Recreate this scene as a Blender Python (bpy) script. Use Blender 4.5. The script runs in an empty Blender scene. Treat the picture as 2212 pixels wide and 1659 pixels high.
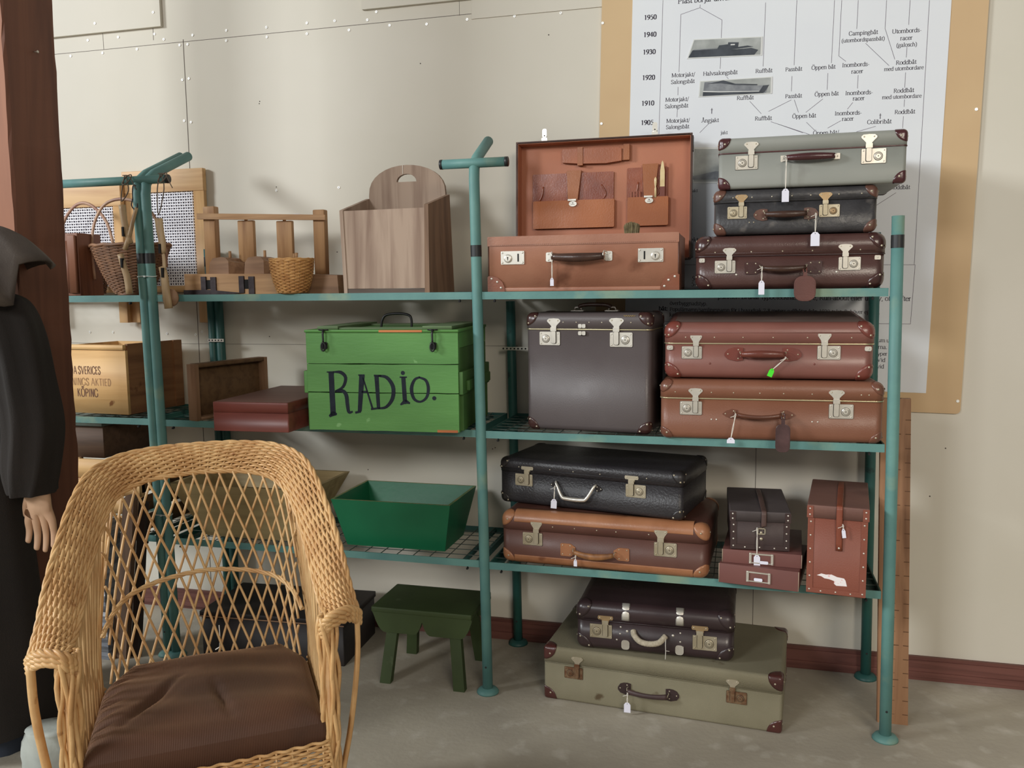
import bpy, math, random
from mathutils import Vector, Matrix
random.seed(7)
sc = bpy.context.scene
PI = math.pi
def L(c):
    c /= 255.0
    return c / 12.92 if c <= .04045 else ((c + .055) / 1.055) ** 2.4
def rgb(r, g, b): return (L(r), L(g), L(b), 1)

# ------------------------------------------------ camera
cam_d = bpy.data.cameras.new('camera'); cam = bpy.data.objects.new('camera', cam_d); sc.collection.objects.link(cam)
cr_ = Vector((0.96653746, 0.25630787, -0.01056502)); cu_ = Vector((-0.01826337, 0.10983494, 0.99378204)); cf_ = Vector((-0.25587457, 0.96033461, -0.11084063))
mm = Matrix((cr_, cu_, -cf_)).transposed().to_4x4(); mm.translation = Vector((0.77308, -2.98951, 1.30695))
cam.matrix_world = mm
cam_d.sensor_width = 36; cam_d.sensor_fit = 'HORIZONTAL'; cam_d.lens = 1852.54 / 2212 * 36
cam_d.clip_start = .05
sc.camera = cam
# ------------------------------------------------ light
w = bpy.data.worlds.new('world'); sc.world = w; w.use_nodes = True
w.node_tree.nodes['Background'].inputs[0].default_value = (1.0, .97, .92, 1)
w.node_tree.nodes['Background'].inputs[1].default_value = .19
def area(name, loc, target, sx, sy, power, col, spread=180):
    d = bpy.data.lights.new(name, 'AREA'); d.shape = 'RECTANGLE'; d.size = sx; d.size_y = sy; d.energy = power; d.color = col; d.spread = math.radians(spread)
    o = bpy.data.objects.new(name, d); sc.collection.objects.link(o); o.location = loc
    v = Vector(target) - Vector(loc); o.rotation_euler = v.to_track_quat('-Z', 'Y').to_euler()
    return o
area('daylight_window_left', (-6.6, -4.4, 3.9), (0, -.3, 1.0), 1.5, 1.2, 350, (.94, .98, 1))
area('daylight_window_left_far', (-3.2, -7.8, 3.7), (.3, -.3, .9), 1.8, 1.2, 200, (.96, .985, 1))
area('fill_light_behind', (3.4, -6.4, 3.2), (2.0, -.2, .4), 2.2, 1.4, 30, (1, .90, .76), 80)  # added warm fill, no known window; lifts lower right wall and floor
sc.view_settings.view_transform = 'Standard'; sc.view_settings.look = 'None'; sc.view_settings.gamma = 1; sc.view_settings.exposure = 0.2
sc.view_settings.use_curve_mapping = False
try: sc.cycles.use_denoising = True
except Exception: pass
sc.cycles.max_bounces = 6; sc.cycles.diffuse_bounces = 4

# ------------------------------------------------ materials
MATS = {}
def mat(name, base, rough=.6, metal=0, var=None, vscale=6, stretch=(1, 1, 1), bump=0, bscale=80, spots=None, coat=0, vdetail=4, vlo=.35, vhi=.65, lines=None, rvar=0):
    """principled material: base mixed with var by noise, optional second mix 'spots'=(colour, scale, threshold, amount), bump"""
    if name in MATS: return MATS[name]
    m = bpy.data.materials.new(name); m.use_nodes = True; nt = m.node_tree; N = nt.nodes; K = nt.links
    b = N['Principled BSDF']; b.inputs['Roughness'].default_value = rough; b.inputs['Metallic'].default_value = metal
    b.inputs['Base Color'].default_value = base
    if coat: b.inputs['Coat Weight'].default_value = coat; b.inputs['Coat Roughness'].default_value = .25
    tc = N.new('ShaderNodeTexCoord'); mp = N.new('ShaderNodeMapping'); mp.inputs['Scale'].default_value = stretch
    K.new(tc.outputs['Object'], mp.inputs[0])
    last = None
    def noise(scale, detail=4, src=mp):
        n = N.new('ShaderNodeTexNoise'); n.inputs['Scale'].default_value = scale; n.inputs['Detail'].default_value = detail
        K.new(src.outputs[0] if src is mp else src.outputs['Object'], n.inputs['Vector']); return n
    def ramp(src, a, c):
        r = N.new('ShaderNodeMapRange'); r.inputs['From Min'].default_value = a; r.inputs['From Max'].default_value = c; r.clamp = True
        K.new(src.outputs['Fac'], r.inputs['Value']); return r
    def mix(fac, c1, c2, f=None):
        x = N.new('ShaderNodeMix'); x.data_type = 'RGBA'
        if fac is not None: K.new(fac.outputs[0], x.inputs['Factor'])
        if f is not None: x.inputs['Factor'].default_value = f
        if hasattr(c1, 'outputs'): K.new(c1.outputs['Result'] if 'Result' in c1.outputs and c1.bl_idname != 'ShaderNodeMix' else c1.outputs[2], x.inputs[6])
        else: x.inputs[6].default_value = c1
        x.inputs[7].default_value = c2
        return x
    if var is not None:
        n = noise(vscale, vdetail); last = mix(ramp(n, vlo, vhi), base, var)
    if lines is not None:      # fine directional streaks (wood grain, scratches): (colour, scale vector, lo, hi)
        mp2 = N.new('ShaderNodeMapping'); mp2.inputs['Scale'].default_value = lines[1]; K.new(tc.outputs['Object'], mp2.inputs[0])
        n = N.new('ShaderNodeTexNoise'); n.inputs['Scale'].default_value = 1; n.inputs['Detail'].default_value = 6; n.inputs['Distortion'].default_value = .6
        K.new(mp2.outputs[0], n.inputs['Vector']); last = mix(ramp(n, lines[2], lines[3]), last if last else base, lines[0])
    if spots is not None:
        n = noise(spots[1], 5, tc); r = ramp(n, spots[2], spots[2] + spots[3]); last = mix(r, last if last else base, spots[0])
    if last is not None: K.new(last.outputs[2], b.inputs['Base Color'])
    if rvar:
        n = noise(vscale * 1.7, 3); r = N.new('ShaderNodeMapRange'); r.inputs['To Min'].default_value = max(0, rough - rvar); r.inputs['To Max'].default_value = min(1, rough + rvar)
        r.inputs['From Min'].default_value = .3; r.inputs['From Max'].default_value = .7
        K.new(n.outputs['Fac'], r.inputs['Value']); K.new(r.outputs[0], b.inputs['Roughness'])
    if bump:
        n = noise(bscale, 5, mp if lines is None else mp); bp = N.new('ShaderNodeBump'); bp.inputs['Strength'].default_value = bump; bp.inputs['Distance'].default_value = .002
        K.new(n.outputs['Fac'], bp.inputs['Height']); K.new(bp.outputs[0], b.inputs['Normal'])
    MATS[name] = m
    return m
def wood(name, base, dark, axis='x', rough=.6, scale=1.0, spots=None, lo=.42, hi=.72):
    s = {'x': (3, 45, 45), 'y': (45, 3, 45), 'z': (45, 45, 3)}[axis]; s = tuple(v * scale for v in s)
    return mat(name, base, rough, 0, lines=(dark, s, lo, hi), spots=spots, bump=.25, bscale=1, stretch=s)
def steelmat(name, base, rough=.28, var=None): return mat(name, base, rough, .62, var=var, vscale=14, rvar=.08)
CHROME = steelmat('nickel', rgb(226, 222, 212), .34, rgb(206, 200, 188))
DULL = steelmat('worn_nickel', rgb(204, 196, 176), .42, rgb(176, 164, 138))
BRASS = steelmat('worn_brass', rgb(184, 158, 120), .45, rgb(150, 124, 92))
RUST = mat('rusty_lock', rgb(128, 104, 78), .7, .3, var=rgb(100, 62, 38), vscale=60)
BLACK = mat('black_gap', rgb(14, 12, 12), .8)
PAPER = mat('tag_card', rgb(226, 226, 240), .8)
STRING = mat('white_string', rgb(225, 220, 210), .9)
GREENTAG = mat('green_sticker', rgb(70, 225, 40), .6)
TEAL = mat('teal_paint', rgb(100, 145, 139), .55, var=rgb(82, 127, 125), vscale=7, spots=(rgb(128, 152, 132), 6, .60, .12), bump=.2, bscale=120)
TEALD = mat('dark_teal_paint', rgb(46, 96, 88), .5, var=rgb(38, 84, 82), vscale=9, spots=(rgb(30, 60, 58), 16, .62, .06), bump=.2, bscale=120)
TAPE = mat('black_tape', rgb(34, 36, 38), .45)

# ------------------------------------------------ mesh builder
class MB:
    def __init__(s): s.v = []; s.f = []; s.m = []; s.M = Matrix(); s.sm = []
    def add(s, vs, fs, m=0, smooth=True):
        o = len(s.v); s.v += [s.M @ Vector(v) for v in vs]
        for f in fs: s.f.append(tuple(o + i for i in f)); s.m.append(m); s.sm.append(smooth)
        return s
    def box(s, x0, x1, y0, y1, z0, z1, m=0):
        return s.add([(x, y, z) for z in (z0, z1) for y in (y0, y1) for x in (x0, x1)],
              [(0, 2, 3, 1), (4, 5, 7, 6), (0, 1, 5, 4), (2, 6, 7, 3), (0, 4, 6, 2), (1, 3, 7, 5)], m, False)
    def hexa(s, p, m=0):   # 8 points: bottom ring 4, top ring 4
        return s.add(p, [(3, 2, 1, 0), (4, 5, 6, 7), (0, 1, 5, 4), (1, 2, 6, 5), (2, 3, 7, 6), (3, 0, 4, 7)], m, False)
    def rbox(s, x0, x1, y0, y1, z0, z1, rp=.003, rb=0, rt=0, m=0, seg=4, sag=0):
        """rounded-rectangle prism along z with rounded bottom / top rims"""
        w_, d_ = x1 - x0, y1 - y0; rp = min(rp, w_ / 2 - 1e-5, d_ / 2 - 1e-5)
        rings = []
        if rb > 0:
            for k in range(seg + 1): a = PI / 2 * k / seg; rings.append((z0 + rb - rb * math.cos(a), rb - rb * math.sin(a)))
        else: rings.append((z0, 0))
        if rt > 0:
            for k in range(seg + 1): a = PI / 2 * k / seg; rings.append((z1 - rt + rt * math.sin(a), rt - rt * math.cos(a)))
        else: rings.append((z1, 0))
        n = seg; vs = []
        for z, i in rings:
            r = max(rp - i, 2e-4) if i < rp else 2e-4
            for cx, cy, a0 in ((x1 - i - r, y1 - i - r, 0), (x0 + i + r, y1 - i - r, PI / 2), (x0 + i + r, y0 + i + r, PI), (x1 - i - r, y0 + i + r, 1.5 * PI)):
                for k in range(n + 1):
                    a = a0 + PI / 2 * k / n; vs.append((cx + r * math.cos(a), cy + r * math.sin(a), z))
        c = 4 * (n + 1); fs = []
        for j in range(len(rings) - 1):
            for k in range(c): fs.append((j * c + k, j * c + (k + 1) % c, (j + 1) * c + (k + 1) % c, (j + 1) * c + k))
        s.add(vs, fs, m, True)
        o = len(s.v) - len(vs)
        s.f.append(tuple(o + k for k in reversed(range(c)))); s.m.append(m); s.sm.append(False)
        s.f.append(tuple(o + (len(rings) - 1) * c + k for k in range(c))); s.m.append(m); s.sm.append(False)
        return s
    def rboxy(s, x0, x1, y0, y1, z0, z1, rp=.003, rb=0, rt=0, m=0, seg=4):   # prism along y: outline in xz, y0 is the face towards the viewer
        old = s.M; s.M = old @ Matrix(((1, 0, 0, 0), (0, 0, 1, 0), (0, -1, 0, 0), (0, 0, 0, 1)))
        s.rbox(x0, x1, -z1, -z0, y0, y1, rp, rb, rt, m, seg); s.M = old; return s
    def tube(s, pts, r, seg=6, m=0, cap=True, flat=None, closed=False, tw=0):
        """swept tube; r number or list; flat=(a,b) cross-section half axes with b along the rough 'up'"""
        pts = [Vector(p) for p in pts]; n = len(pts); vs = []; up = None
        for i, p in enumerate(pts):
            if closed: t = pts[(i + 1) % n] - pts[i - 1]
            else: t = pts[min(i + 1, n - 1)] - pts[max(i - 1, 0)]
            t.normalize() if t.length else None
            if up is None: up = Vector((0, 0, 1)) if abs(t.z) < .8 else Vector((0, 1, 0))
            u = up - t * up.dot(t)
            if u.length < 1e-6: u = t.orthogonal()
            u.normalize(); up = u; q = t.cross(u)
            ra = r[i] if isinstance(r, (list, tuple)) else r; a_, b_ = (ra, ra) if flat is None else (flat[0] * ra, flat[1] * ra)
            for k in range(seg):
                an = 2 * PI * k / seg + tw * i; vs.append(p + q * (a_ * math.cos(an)) + u * (b_ * math.sin(an)))
        fs = []; e = n if closed else n - 1
        for i in range(e):
            for k in range(seg): j = (i + 1) % n; fs.append((i * seg + k, i * seg + (k + 1) % seg, j * seg + (k + 1) % seg, j * seg + k))
        if cap and not closed: fs += [tuple(reversed(range(seg))), tuple((n - 1) * seg + k for k in range(seg))]
        return s.add(vs, fs, m, True)
    def cyl(s, a, b, r, seg=12, m=0, r2=None): return s.tube([a, b], [r, r if r2 is None else r2], seg, m)
    def disc(s, c, r, h, m=0, seg=14, ax='y'):   # button facing -y (or +z) with a bevelled rim
        c = Vector(c); prof = [(r, 0), (r, h * .6), (r * .85, h)]
        vs = []
        for rr, hh in prof:
            for k in range(seg):
                a = 2 * PI * k / seg; x, z = rr * math.cos(a), rr * math.sin(a)
                vs.append(c + (Vector((x, -hh, z)) if ax == 'y' else Vector((x, -z, hh)) if ax == 'z' else Vector((hh, x, z))))
        fs = [(j * seg + k, j * seg + (k + 1) % seg, (j + 1) * seg + (k + 1) % seg, (j + 1) * seg + k) for j in range(2) for k in range(seg)] + [tuple(2 * seg + k for k in range(seg))]
        return s.add(vs, fs, m, False)
    def dome(s, c, r, nrm=(0, -1, 0), m=0, hgt=.6):
        c = Vector(c); n = Vector(nrm).normalized(); u = n.orthogonal().normalized(); q = n.cross(u); vs = []; K_ = 8
        for j in range(3):
            a = j * PI / 6
            for k in range(K_): t = 2 * PI * k / K_; vs.append(c + (u * math.cos(t) + q * math.sin(t)) * r * math.cos(a) + n * (r * hgt * math.sin(a)))
        vs.append(c + n * r * hgt)
        fs = [(j * K_ + k, j * K_ + (k + 1) % K_, (j + 1) * K_ + (k + 1) % K_, (j + 1) * K_ + k) for j in range(2) for k in range(K_)] + [(2 * K_ + k, 2 * K_ + (k + 1) % K_, 3 * K_) for k in range(K_)]
        return s.add(vs, fs, m, True)
    def prism(s, poly, y0, y1, m=0, smooth=False):   # polygon in xz extruded in y
        n = len(poly); vs = [(x, y0, z) for x, z in poly] + [(x, y1, z) for x, z in poly]
        return s.add(vs, [tuple(range(n)), tuple(reversed(range(n, 2 * n)))] + [(k, k + n, (k + 1) % n + n, (k + 1) % n) for k in range(n)], m, smooth)
    def grid(s, P, m=0, smooth=True, closed=False):
        r_, c_ = len(P), len(P[0]); vs = [p for row in P for p in row]; fs = []
        for i in range(r_ - 1):
            for j in range(c_ if closed else c_ - 1): fs.append((i * c_ + j, i * c_ + (j + 1) % c_, (i + 1) * c_ + (j + 1) % c_, (i + 1) * c_ + j))
        return s.add(vs, fs, m, smooth)
    def build(s, name, mats, parent=None, solid=0, sub=0, fixn=True):
        me = bpy.data.meshes.new(name); me.from_pydata([tuple(v) for v in s.v], [], s.f)
        for m_ in (mats if isinstance(mats, (list, tuple)) else [mats]): me.materials.append(m_)
        me.polygons.foreach_set('material_index', s.m); me.polygons.foreach_set('use_smooth', s.sm)
        me.update()
        if fixn:
            import bmesh
            bm = bmesh.new(); bm.from_mesh(me); bmesh.ops.recalc_face_normals(bm, faces=bm.faces); bm.to_mesh(me); bm.free()
        o = bpy.data.objects.new(name, me); sc.collection.objects.link(o)
        if solid:
            k = o.modifiers.new('thickness', 'SOLIDIFY'); k.thickness = solid; k.offset = 0
        if sub:
            k = o.modifiers.new('smooth', 'SUBSURF'); k.levels = sub; k.render_levels = sub
        if parent is not None: o.parent = parent
        return o
def tag(o, label=None, cat=None, group=None, kind=None):
    if label: o['label'] = label
    if cat: o['category'] = cat
    if group: o['group'] = group
    if kind: o['kind'] = kind
    return o
def thing(name, label, cat, loc=(0, 0, 0), rz=0, group=None):
    o = bpy.data.objects.new(name, None); o.empty_display_size = .05; sc.collection.objects.link(o)
    o.location = loc; o.rotation_euler = (0, 0, math.radians(rz)); return tag(o, label, cat, group)
def cr(pts, n=8, closed=False):   # Catmull-Rom through points
    pts = [Vector(p) for p in pts]; out = []; N_ = len(pts)
    for i in range(N_ if closed else N_ - 1):
        p1, p2 = pts[i], pts[(i + 1) % N_]
        p0 = pts[i - 1] if (i or closed) else p1 * 2 - p2; p3 = pts[(i + 2) % N_] if (i + 2 < N_ or closed) else p2 * 2 - p1
        for k in range(n):
            t = k / n; out.append(.5 * ((2 * p1) + (p2 - p0) * t + (2 * p0 - 5 * p1 + 4 * p2 - p3) * t * t + (3 * p1 - p0 - 3 * p2 + p3) * t ** 3))
    if not closed: out.append(pts[-1])
    return out
def fy(x): return -.434 - .0077 * x
# ------------------------------------------------ room
WALL = mat('painted_board', rgb(214, 209, 197), .85, var=rgb(207, 202, 188), vscale=1.3, bump=.08, bscale=60, spots=(rgb(196, 188, 168), 3, .66, .2))
FLOOR = mat('worn_concrete', rgb(172, 164, 148), .85, var=rgb(156, 148, 134), vscale=3.2, bump=.6, bscale=45, spots=(rgb(190, 184, 172), 14, .56, .25), vdetail=8)
SKIRT = wood('red_brown_skirting_wood', rgb(112, 70, 62), rgb(84, 48, 42), 'x', .5)
SEAM = mat('seam_shadow_gap', rgb(96, 88, 82), .9)
b = MB(); b.box(-6, 6, 0, .1, -.05, 4); wall = b.build('wall_back', WALL); tag(wall, kind='structure')
b = MB(); b.box(-6, 6, -6.5, .1, -.1, 0); fl = b.build('floor', FLOOR); tag(fl, kind='structure')
b = MB(); b.box(-6, 6, -.016, 0, 0, .068); b.box(-6, 6, -.012, 0, .068, .079); b.box(-6, 6, -.02, -.016, .012, .03)
tag(b.build('baseboard_back', SKIRT), kind='structure')
# thin joints between the wall boards
b = MB()
def seam(x0, z0, x1, z1, t=.0012):
    if abs(x1 - x0) < abs(z1 - z0): b.hexa([(x0 - t, -.0006, z0), (x0 + t, -.0006, z0), (x0 + t, 0, z0), (x0 - t, 0, z0), (x1 - t, -.0006, z1), (x1 + t, -.0006, z1), (x1 + t, 0, z1), (x1 - t, 0, z1)])
    else: b.hexa([(x0, -.0006, z0 - t), (x1, -.0006, z1 - t), (x1, 0, z1 - t), (x0, 0, z0 - t), (x0, -.0006, z0 + t), (x1, -.0006, z1 + t), (x1, 0, z1 + t), (x0, 0, z0 + t)])
seam(-2.6, 2.262, .30, 2.264, .0008); seam(-1.317, .08, -1.318, 2.272, .0013); seam(.834, .08, .833, .92, .0009); seam(-2.4, 1.10, 0, 1.10, .0006)
seam(-1.68, 2.262, -1.68, 2.34, .0007); seam(-1.45, 2.28, -1.45, 2.33, .0008); seam(-.2, 2.262, -.2, 2.33, .0005)
b.build('trim_wall_joint', SEAM, wall)
def panel(x0, x1, z0, z1, t):
    m_ = MB(); m_.box(x0, x1, -t, 0, z0, z1); tag(m_.build('trim_raised_board', WALL), kind='structure')
panel(-3.2, -1.405, 2.325, 3.4, .014); panel(-.565, .02, 2.311, 3.4, .013); panel(-.155, .31, 2.245, 2.31, .004)
sm_ = MB(); sm_.disc((0, 0, 0), .0052, .0022, 0, 10); sm_.box(-.003, .003, -.0027, -.002, -.0006, .0006, 1)
SCREWM = mat('white_screw_head', rgb(250, 250, 246), .35, .2)
scr0 = None
SCREWS = [(-1.702, 2.36, .014), (-1.751, 2.304, 0), (-1.609, 2.304, 0), (-1.444, 2.302, 0), (-1.403, 2.279, 0), (-1.837, 2.25, 0), (-1.686, 2.25, 0), (-1.526, 2.252, 0), (-1.334, 2.252, 0), (-1.299, 2.252, 0), (-1.275, 2.284, 0), (-1.128, 2.289, 0), (-1.13, 2.252, 0),
 (-.958, 2.286, 0), (-.958, 2.251, 0), (-.791, 2.287, 0), (-.792, 2.249, 0), (-1.434, 2.378, .014), (-.679, 2.285, 0), (-.623, 2.248, 0), (-.55, 2.277, 0), (-.514, 2.302, 0), (-.464, 2.251, 0), (-.323, 2.243, 0), (-.172, 2.246, 0), (0, 2.242, 0), (.163, 2.238, 0),
 (-1.33, 2.122, 0), (-1.301, 2.125, 0), (-1.331, 1.968, 0), (-1.301, 1.961, 0), (-.944, 1.687, 0), (-.684, 1.688, 0), (-.748, 1.405, 0), (-1.831, 1.145, 0), (-1.718, 1.145, 0), (-1.565, 1.144, 0), (-1.461, 1.14, 0), (-1.329, 1.137, 0), (-1.299, 1.148, 0)]
for x, z, t in SCREWS:
    if scr0 is None: scr0 = sm_.build('screw_head', [SCREWM, SEAM], wall); o = scr0
    else: o = scr0.copy(); sc.collection.objects.link(o)
    o.parent = wall; o.location = (x, -t, z); o.rotation_euler = (0, random.random() * 3, 0)
b = MB()
for x, z in ((-.70, 1.45), (-.944, 1.70), (-1.0, 2.02), (-1.002, 2.012), (-.35, 2.11), (.12, 2.17), (-1.2, 1.1), (-1.0, 1.13), (-.1, .72), (-.09, .725), (1.38, .62), (1.42, .78), (-.6, .62)): b.disc((x, 0, z), .0022, .0008, 0, 8)
b.build('trim_nail_hole', mat('nail_hole', rgb(70, 62, 58), .9), wall)

# ------------------------------------------------ wall chart with board, paper, print
def rotp(x, z, cx=.9, cz=1.6, a=math.radians(-1.15)):
    dx, dz = x - cx, z - cz; return cx + dx * math.cos(a) - dz * math.sin(a), cz + dx * math.sin(a) + dz * math.cos(a)
BOARDM = mat('tan_backing_board', rgb(206, 178, 138), .8, var=rgb(196, 166, 128), vscale=2, bump=.1, bscale=40)
PAPERM = mat('poster_paper', rgb(222, 226, 230), .55, var=rgb(216, 220, 226), vscale=2)
INK = mat('dark_print_ink', rgb(52, 44, 62), .7)
chart = thing('wall_chart', 'large white wall chart of boat types with a tan border mounted behind the suitcases', 'wall chart', (.9, -.001, 1.6))
def chart_child(o): o.parent = chart; o.location = (-.9, .001, -1.6); return o
b = MB()
def rrect(x0, x1, z0, z1, r, n=5):
    out = []
    for cx, cz, a0 in ((x1 - r, z1 - r, 0), (x0 + r, z1 - r, PI / 2), (x0 + r, z0 + r, PI), (x1 - r, z0 + r, 1.5 * PI)):
        for k in range(n + 1): a = a0 + PI / 2 * k / n; out.append((cx + r * math.cos(a), cz + r * math.sin(a)))
    return out
b.prism([rotp(*p) for p in rrect(.292, 1.470, .905, 2.9, .014)], -.009, 0)
chart_child(b.build('backing_board', BOARDM))
b = MB(); b.prism([rotp(x, z) for x, z in ((.395, .968), (1.366, .968), (1.366, 2.8), (.395, 2.8))], -.0102, -.009)
chart_child(b.build('chart_paper', PAPERM))
# lettering: a small serif alphabet drawn with a broad nib
GL = {
'a': '4.7|c .6,4.2 1.6,5 2.9,4.6 3.3,3.6 3.3,1 3.7,.1 4.5,.5|c 3.3,3 1.2,2.4 .5,1.3 1.2,.1 2.3,.2 3.3,1.1', 'b': '5.1|a .9,7.3 .9,.1|c .9,3.8 2.4,5 4.2,3.8 4.4,2.3 3.6,.5 2,0 .9,.7',
'c': '4.2|c 3.7,3.9 2.6,5 1,4.4 .4,2.5 1,.6 2.5,0 3.9,1.1', 'd': '5.1|az 4.1,7.3 4.1,0|c 4.1,3.8 2.6,5 .9,4.2 .5,2.3 1.2,.3 2.6,0 4.1,1.1', 'e': '4.4|l .5,2.9 3.9,2.9|c 3.9,2.9 3.6,4.3 2.2,5 .8,4.1 .45,2.4 1.1,.5 2.5,0 3.9,1.1',
'f': '3.2|cz 3.4,6.7 2.6,7.3 1.6,6.6 1.4,5 1.4,0|l .3,4.9 2.9,4.9', 'g': '4.8|c 2.2,5 .8,4.5 .8,2.6 2.2,2 3.5,2.6 3.5,4.5 2.2,5|l 3.2,4.6 4.6,4.8|c 1.5,2 .7,1.3 1.2,.5 3.4,.3 4.3,-.6 3.6,-1.9 2,-2.2 .5,-1.7 .6,-.6 1.4,.3',
'h': '5.2|az .9,7.3 .9,0|cz .9,3.9 2.3,5 3.7,4.4 4,3 4,0', 'i': '2.6|z 1.3,4.9 1.3,0|l .4,4.7 1.3,4.9|d 1.3,6.6', 'j': '2.6|c 1.6,4.9 1.6,-.5 1,-1.9 0,-2|l .6,4.7 1.6,4.9|d 1.6,6.6', 'k': '5|az .9,7.3 .9,0|l .9,2.2 3.8,4.9|z 2,3.2 4.3,0',
'l': '2.6|z 1.3,7.3 1.3,0|l .4,7.1 1.3,7.3', 'm': '8|z 1,4.9 1,0|l .1,4.7 1,4.9|cz 1,3.9 2.4,5 3.7,4.5 4,3 4,0|cz 4,3.9 5.4,5 6.7,4.5 7,3 7,0', 'n': '5.2|z 1,4.9 1,0|l .1,4.7 1,4.9|cz 1,3.9 2.4,5 3.8,4.5 4.1,3 4.1,0',
'o': '4.9|c 2.4,5 .9,4.3 .5,2.5 .9,.7 2.4,0 4,.7 4.4,2.5 4,4.3 2.4,5', 'p': '5.1|z .9,4.9 .9,-2.2|l .1,4.7 .9,4.9|c .9,3.9 2.4,5 4.2,3.9 4.4,2.3 3.6,.4 2.1,0 .9,.8', 'r': '3.5|z .9,4.9 .9,0|l .1,4.7 .9,4.9|c .9,3.6 1.9,4.9 3.2,4.7',
's': '3.9|c 3.3,3.8 2.6,4.9 1.2,4.9 .6,3.9 1.3,2.9 2.9,2.1 3.4,1.1 2.6,.1 1.2,.1 .4,1.3', 't': '2.9|c 1.3,6.3 1.3,1 1.8,.1 2.9,.7|l .2,4.9 2.7,4.9', 'u': '5.2|c .9,4.9 .9,1.3 1.7,.1 3,.3 4.1,1.4|l 4.1,4.9 4.1,0 4.9,.2|l .1,4.9 .9,4.9|l 3.3,4.9 4.1,4.9',
'v': '4.7|a .5,4.9 2.4,0|a 4.3,4.9 2.4,0', 'y': '4.8|a .5,4.9 2.5,.1|ca 4.4,4.9 2.5,.1 1.7,-1.8 .5,-1.9', 'A': '6.8|z 3.3,7.1 .8,0|z 3.3,7.1 6,0|l 1.7,2.4 4.9,2.4', 'B': '6|az 1.2,7 1.2,0|c 1.2,6.9 3.5,6.8 4.4,5.4 3.4,3.8 1.2,3.7|c 3,3.8 4.8,3.2 5,1.6 4,.1 1.2,.1',
'C': '6.2|c 5.5,5.2 4.6,6.7 3,7.1 1.2,6 .6,3.5 1.2,1 3,-.1 4.6,.3 5.6,1.7', 'G': '6.8|c 5.7,5.2 4.6,6.7 3,7.1 1.2,6 .6,3.5 1.2,1 3,-.1 4.6,.2 5.7,.9|a 5.7,3 5.7,.8', 'H': '7|az 1.2,7 1.2,0|az 5.8,7 5.8,0|l 1.2,3.6 5.8,3.6', 'I': '3.1|az 1.5,7 1.5,0', 'L': '5.6|az 1.2,7 1.2,0|l 1.2,.1 5,.1 5.2,1.6',
'M': '8.6|az 1.3,7 1.3,0|l 1.3,7 4.3,.4 7.2,7|az 7.2,7 7.2,0', 'P': '5.6|az 1.2,7 1.2,0|c 1.2,6.8 3.6,6.8 4.9,5.2 3.6,3.4 1.2,3.4', 'R': '6.3|az 1.2,7 1.2,0|c 1.2,6.8 3.6,6.8 4.8,5.3 3.6,3.6 1.2,3.6|z 2.8,3.5 5.6,0', 'S': '5.2|c 4.3,5.4 3.9,6.8 2.2,7.1 .9,6 1.1,4.6 3.6,3 4.4,1.6 3.4,.1 1.6,0 .6,1.7',
'U': '7|caz 1.2,7 1.2,2 2.2,.2 4,0 5.3,.9 5.7,2.4 5.7,7', 'O': '7|c 3.5,7.1 1.4,6.2 .7,3.5 1.4,.8 3.5,-.1 5.6,.8 6.3,3.5 5.6,6.2 3.5,7.1', 'V': '6.8|a .9,7 3.4,0|a 6,7 3.4,0',
'0': '5|c 2.5,6.9 1.1,6 .7,3.4 1.1,.8 2.5,0 3.9,.8 4.3,3.4 3.9,6 2.5,6.9', '1': '5|z 2.6,6.9 2.6,0|l 1.2,6.1 2.6,6.9', '2': '5|c .8,5.2 1.3,6.6 2.6,6.9 3.9,5.9 3.7,4.2 .7,.3|l .7,.2 4,.2 4.4,1.4', '3': '5|c .9,5.6 1.6,6.8 3,6.7 3.7,5.4 3,4 2,3.7|c 2,3.7 3.6,3.2 4,1.8 3,.2 1.6,0 .6,.6',
'4': '5|z 3.3,6.9 3.3,0|l 3.3,6.9 .5,2.1 4.6,2.1', '5': '5|l 4.2,6.8 1.7,6.8 1.2,4.1|c 1.2,4.1 3,4 4.1,2.6 3.5,.6 2,-.1 .6,.5', '6': '5|c 4.2,6.8 2,5.6 .9,3.4 1,1 2.4,0 4,.9 4.2,2.6 3,4.1 1.1,3.2', '7': '5|l .6,5.6 .8,6.8 4.4,6.8 2,0', '8': '5|c 2.5,6.9 1,6.2 1.2,4.7 2.5,3.8 4,2.5 3.9,.8 2.5,0 1,.8 .9,2.4 2.5,3.7 3.8,4.9 3.8,6.3 2.5,6.9',
'9': '5|c 4,3.8 2.6,2.8 1,3.8 .9,5.8 2.4,6.9 4,6.2 4.2,3.8 3.2,1.2 1,0', '/': '3|l .2,-1.2 2.8,7.4', '-': '3.4|l .5,2.3 2.8,2.3', '.': '2.5|d 1.2,.4', ',': '2.5|c 1.3,.6 1.4,-.4 .6,-1.4', ':': '2.8|d 1.4,.4|d 1.4,4.4', '(': '3.3|c 2.9,7.4 1.3,5.2 1,2.6 1.3,0 2.9,-2', ')': '3.3|c .4,7.4 2,5.2 2.3,2.6 2,0 .4,-2', '†': '5|l 2.5,7.2 2.5,-1|l .9,5 4.1,5', ' ': '2.5'}
for k_, b_, ex in (('å', 'a', '|c 2.2,7.3 1.5,6.6 2.2,5.9 2.9,6.6 2.2,7.3'), ('ä', 'a', '|d 1.3,6.5|d 3.1,6.5'), ('ö', 'o', '|d 1.5,6.5|d 3.4,6.5'), ('Ö', 'O', '|d 2.5,8.5|d 4.5,8.5'), ('Å', 'A', '|c 3.3,9 2.6,8.2 3.3,7.4 4,8.2 3.3,9'), ('é', 'e', '|l 2,6 3.2,7.3')): GL[k_] = GL[b_] + ex
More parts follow.
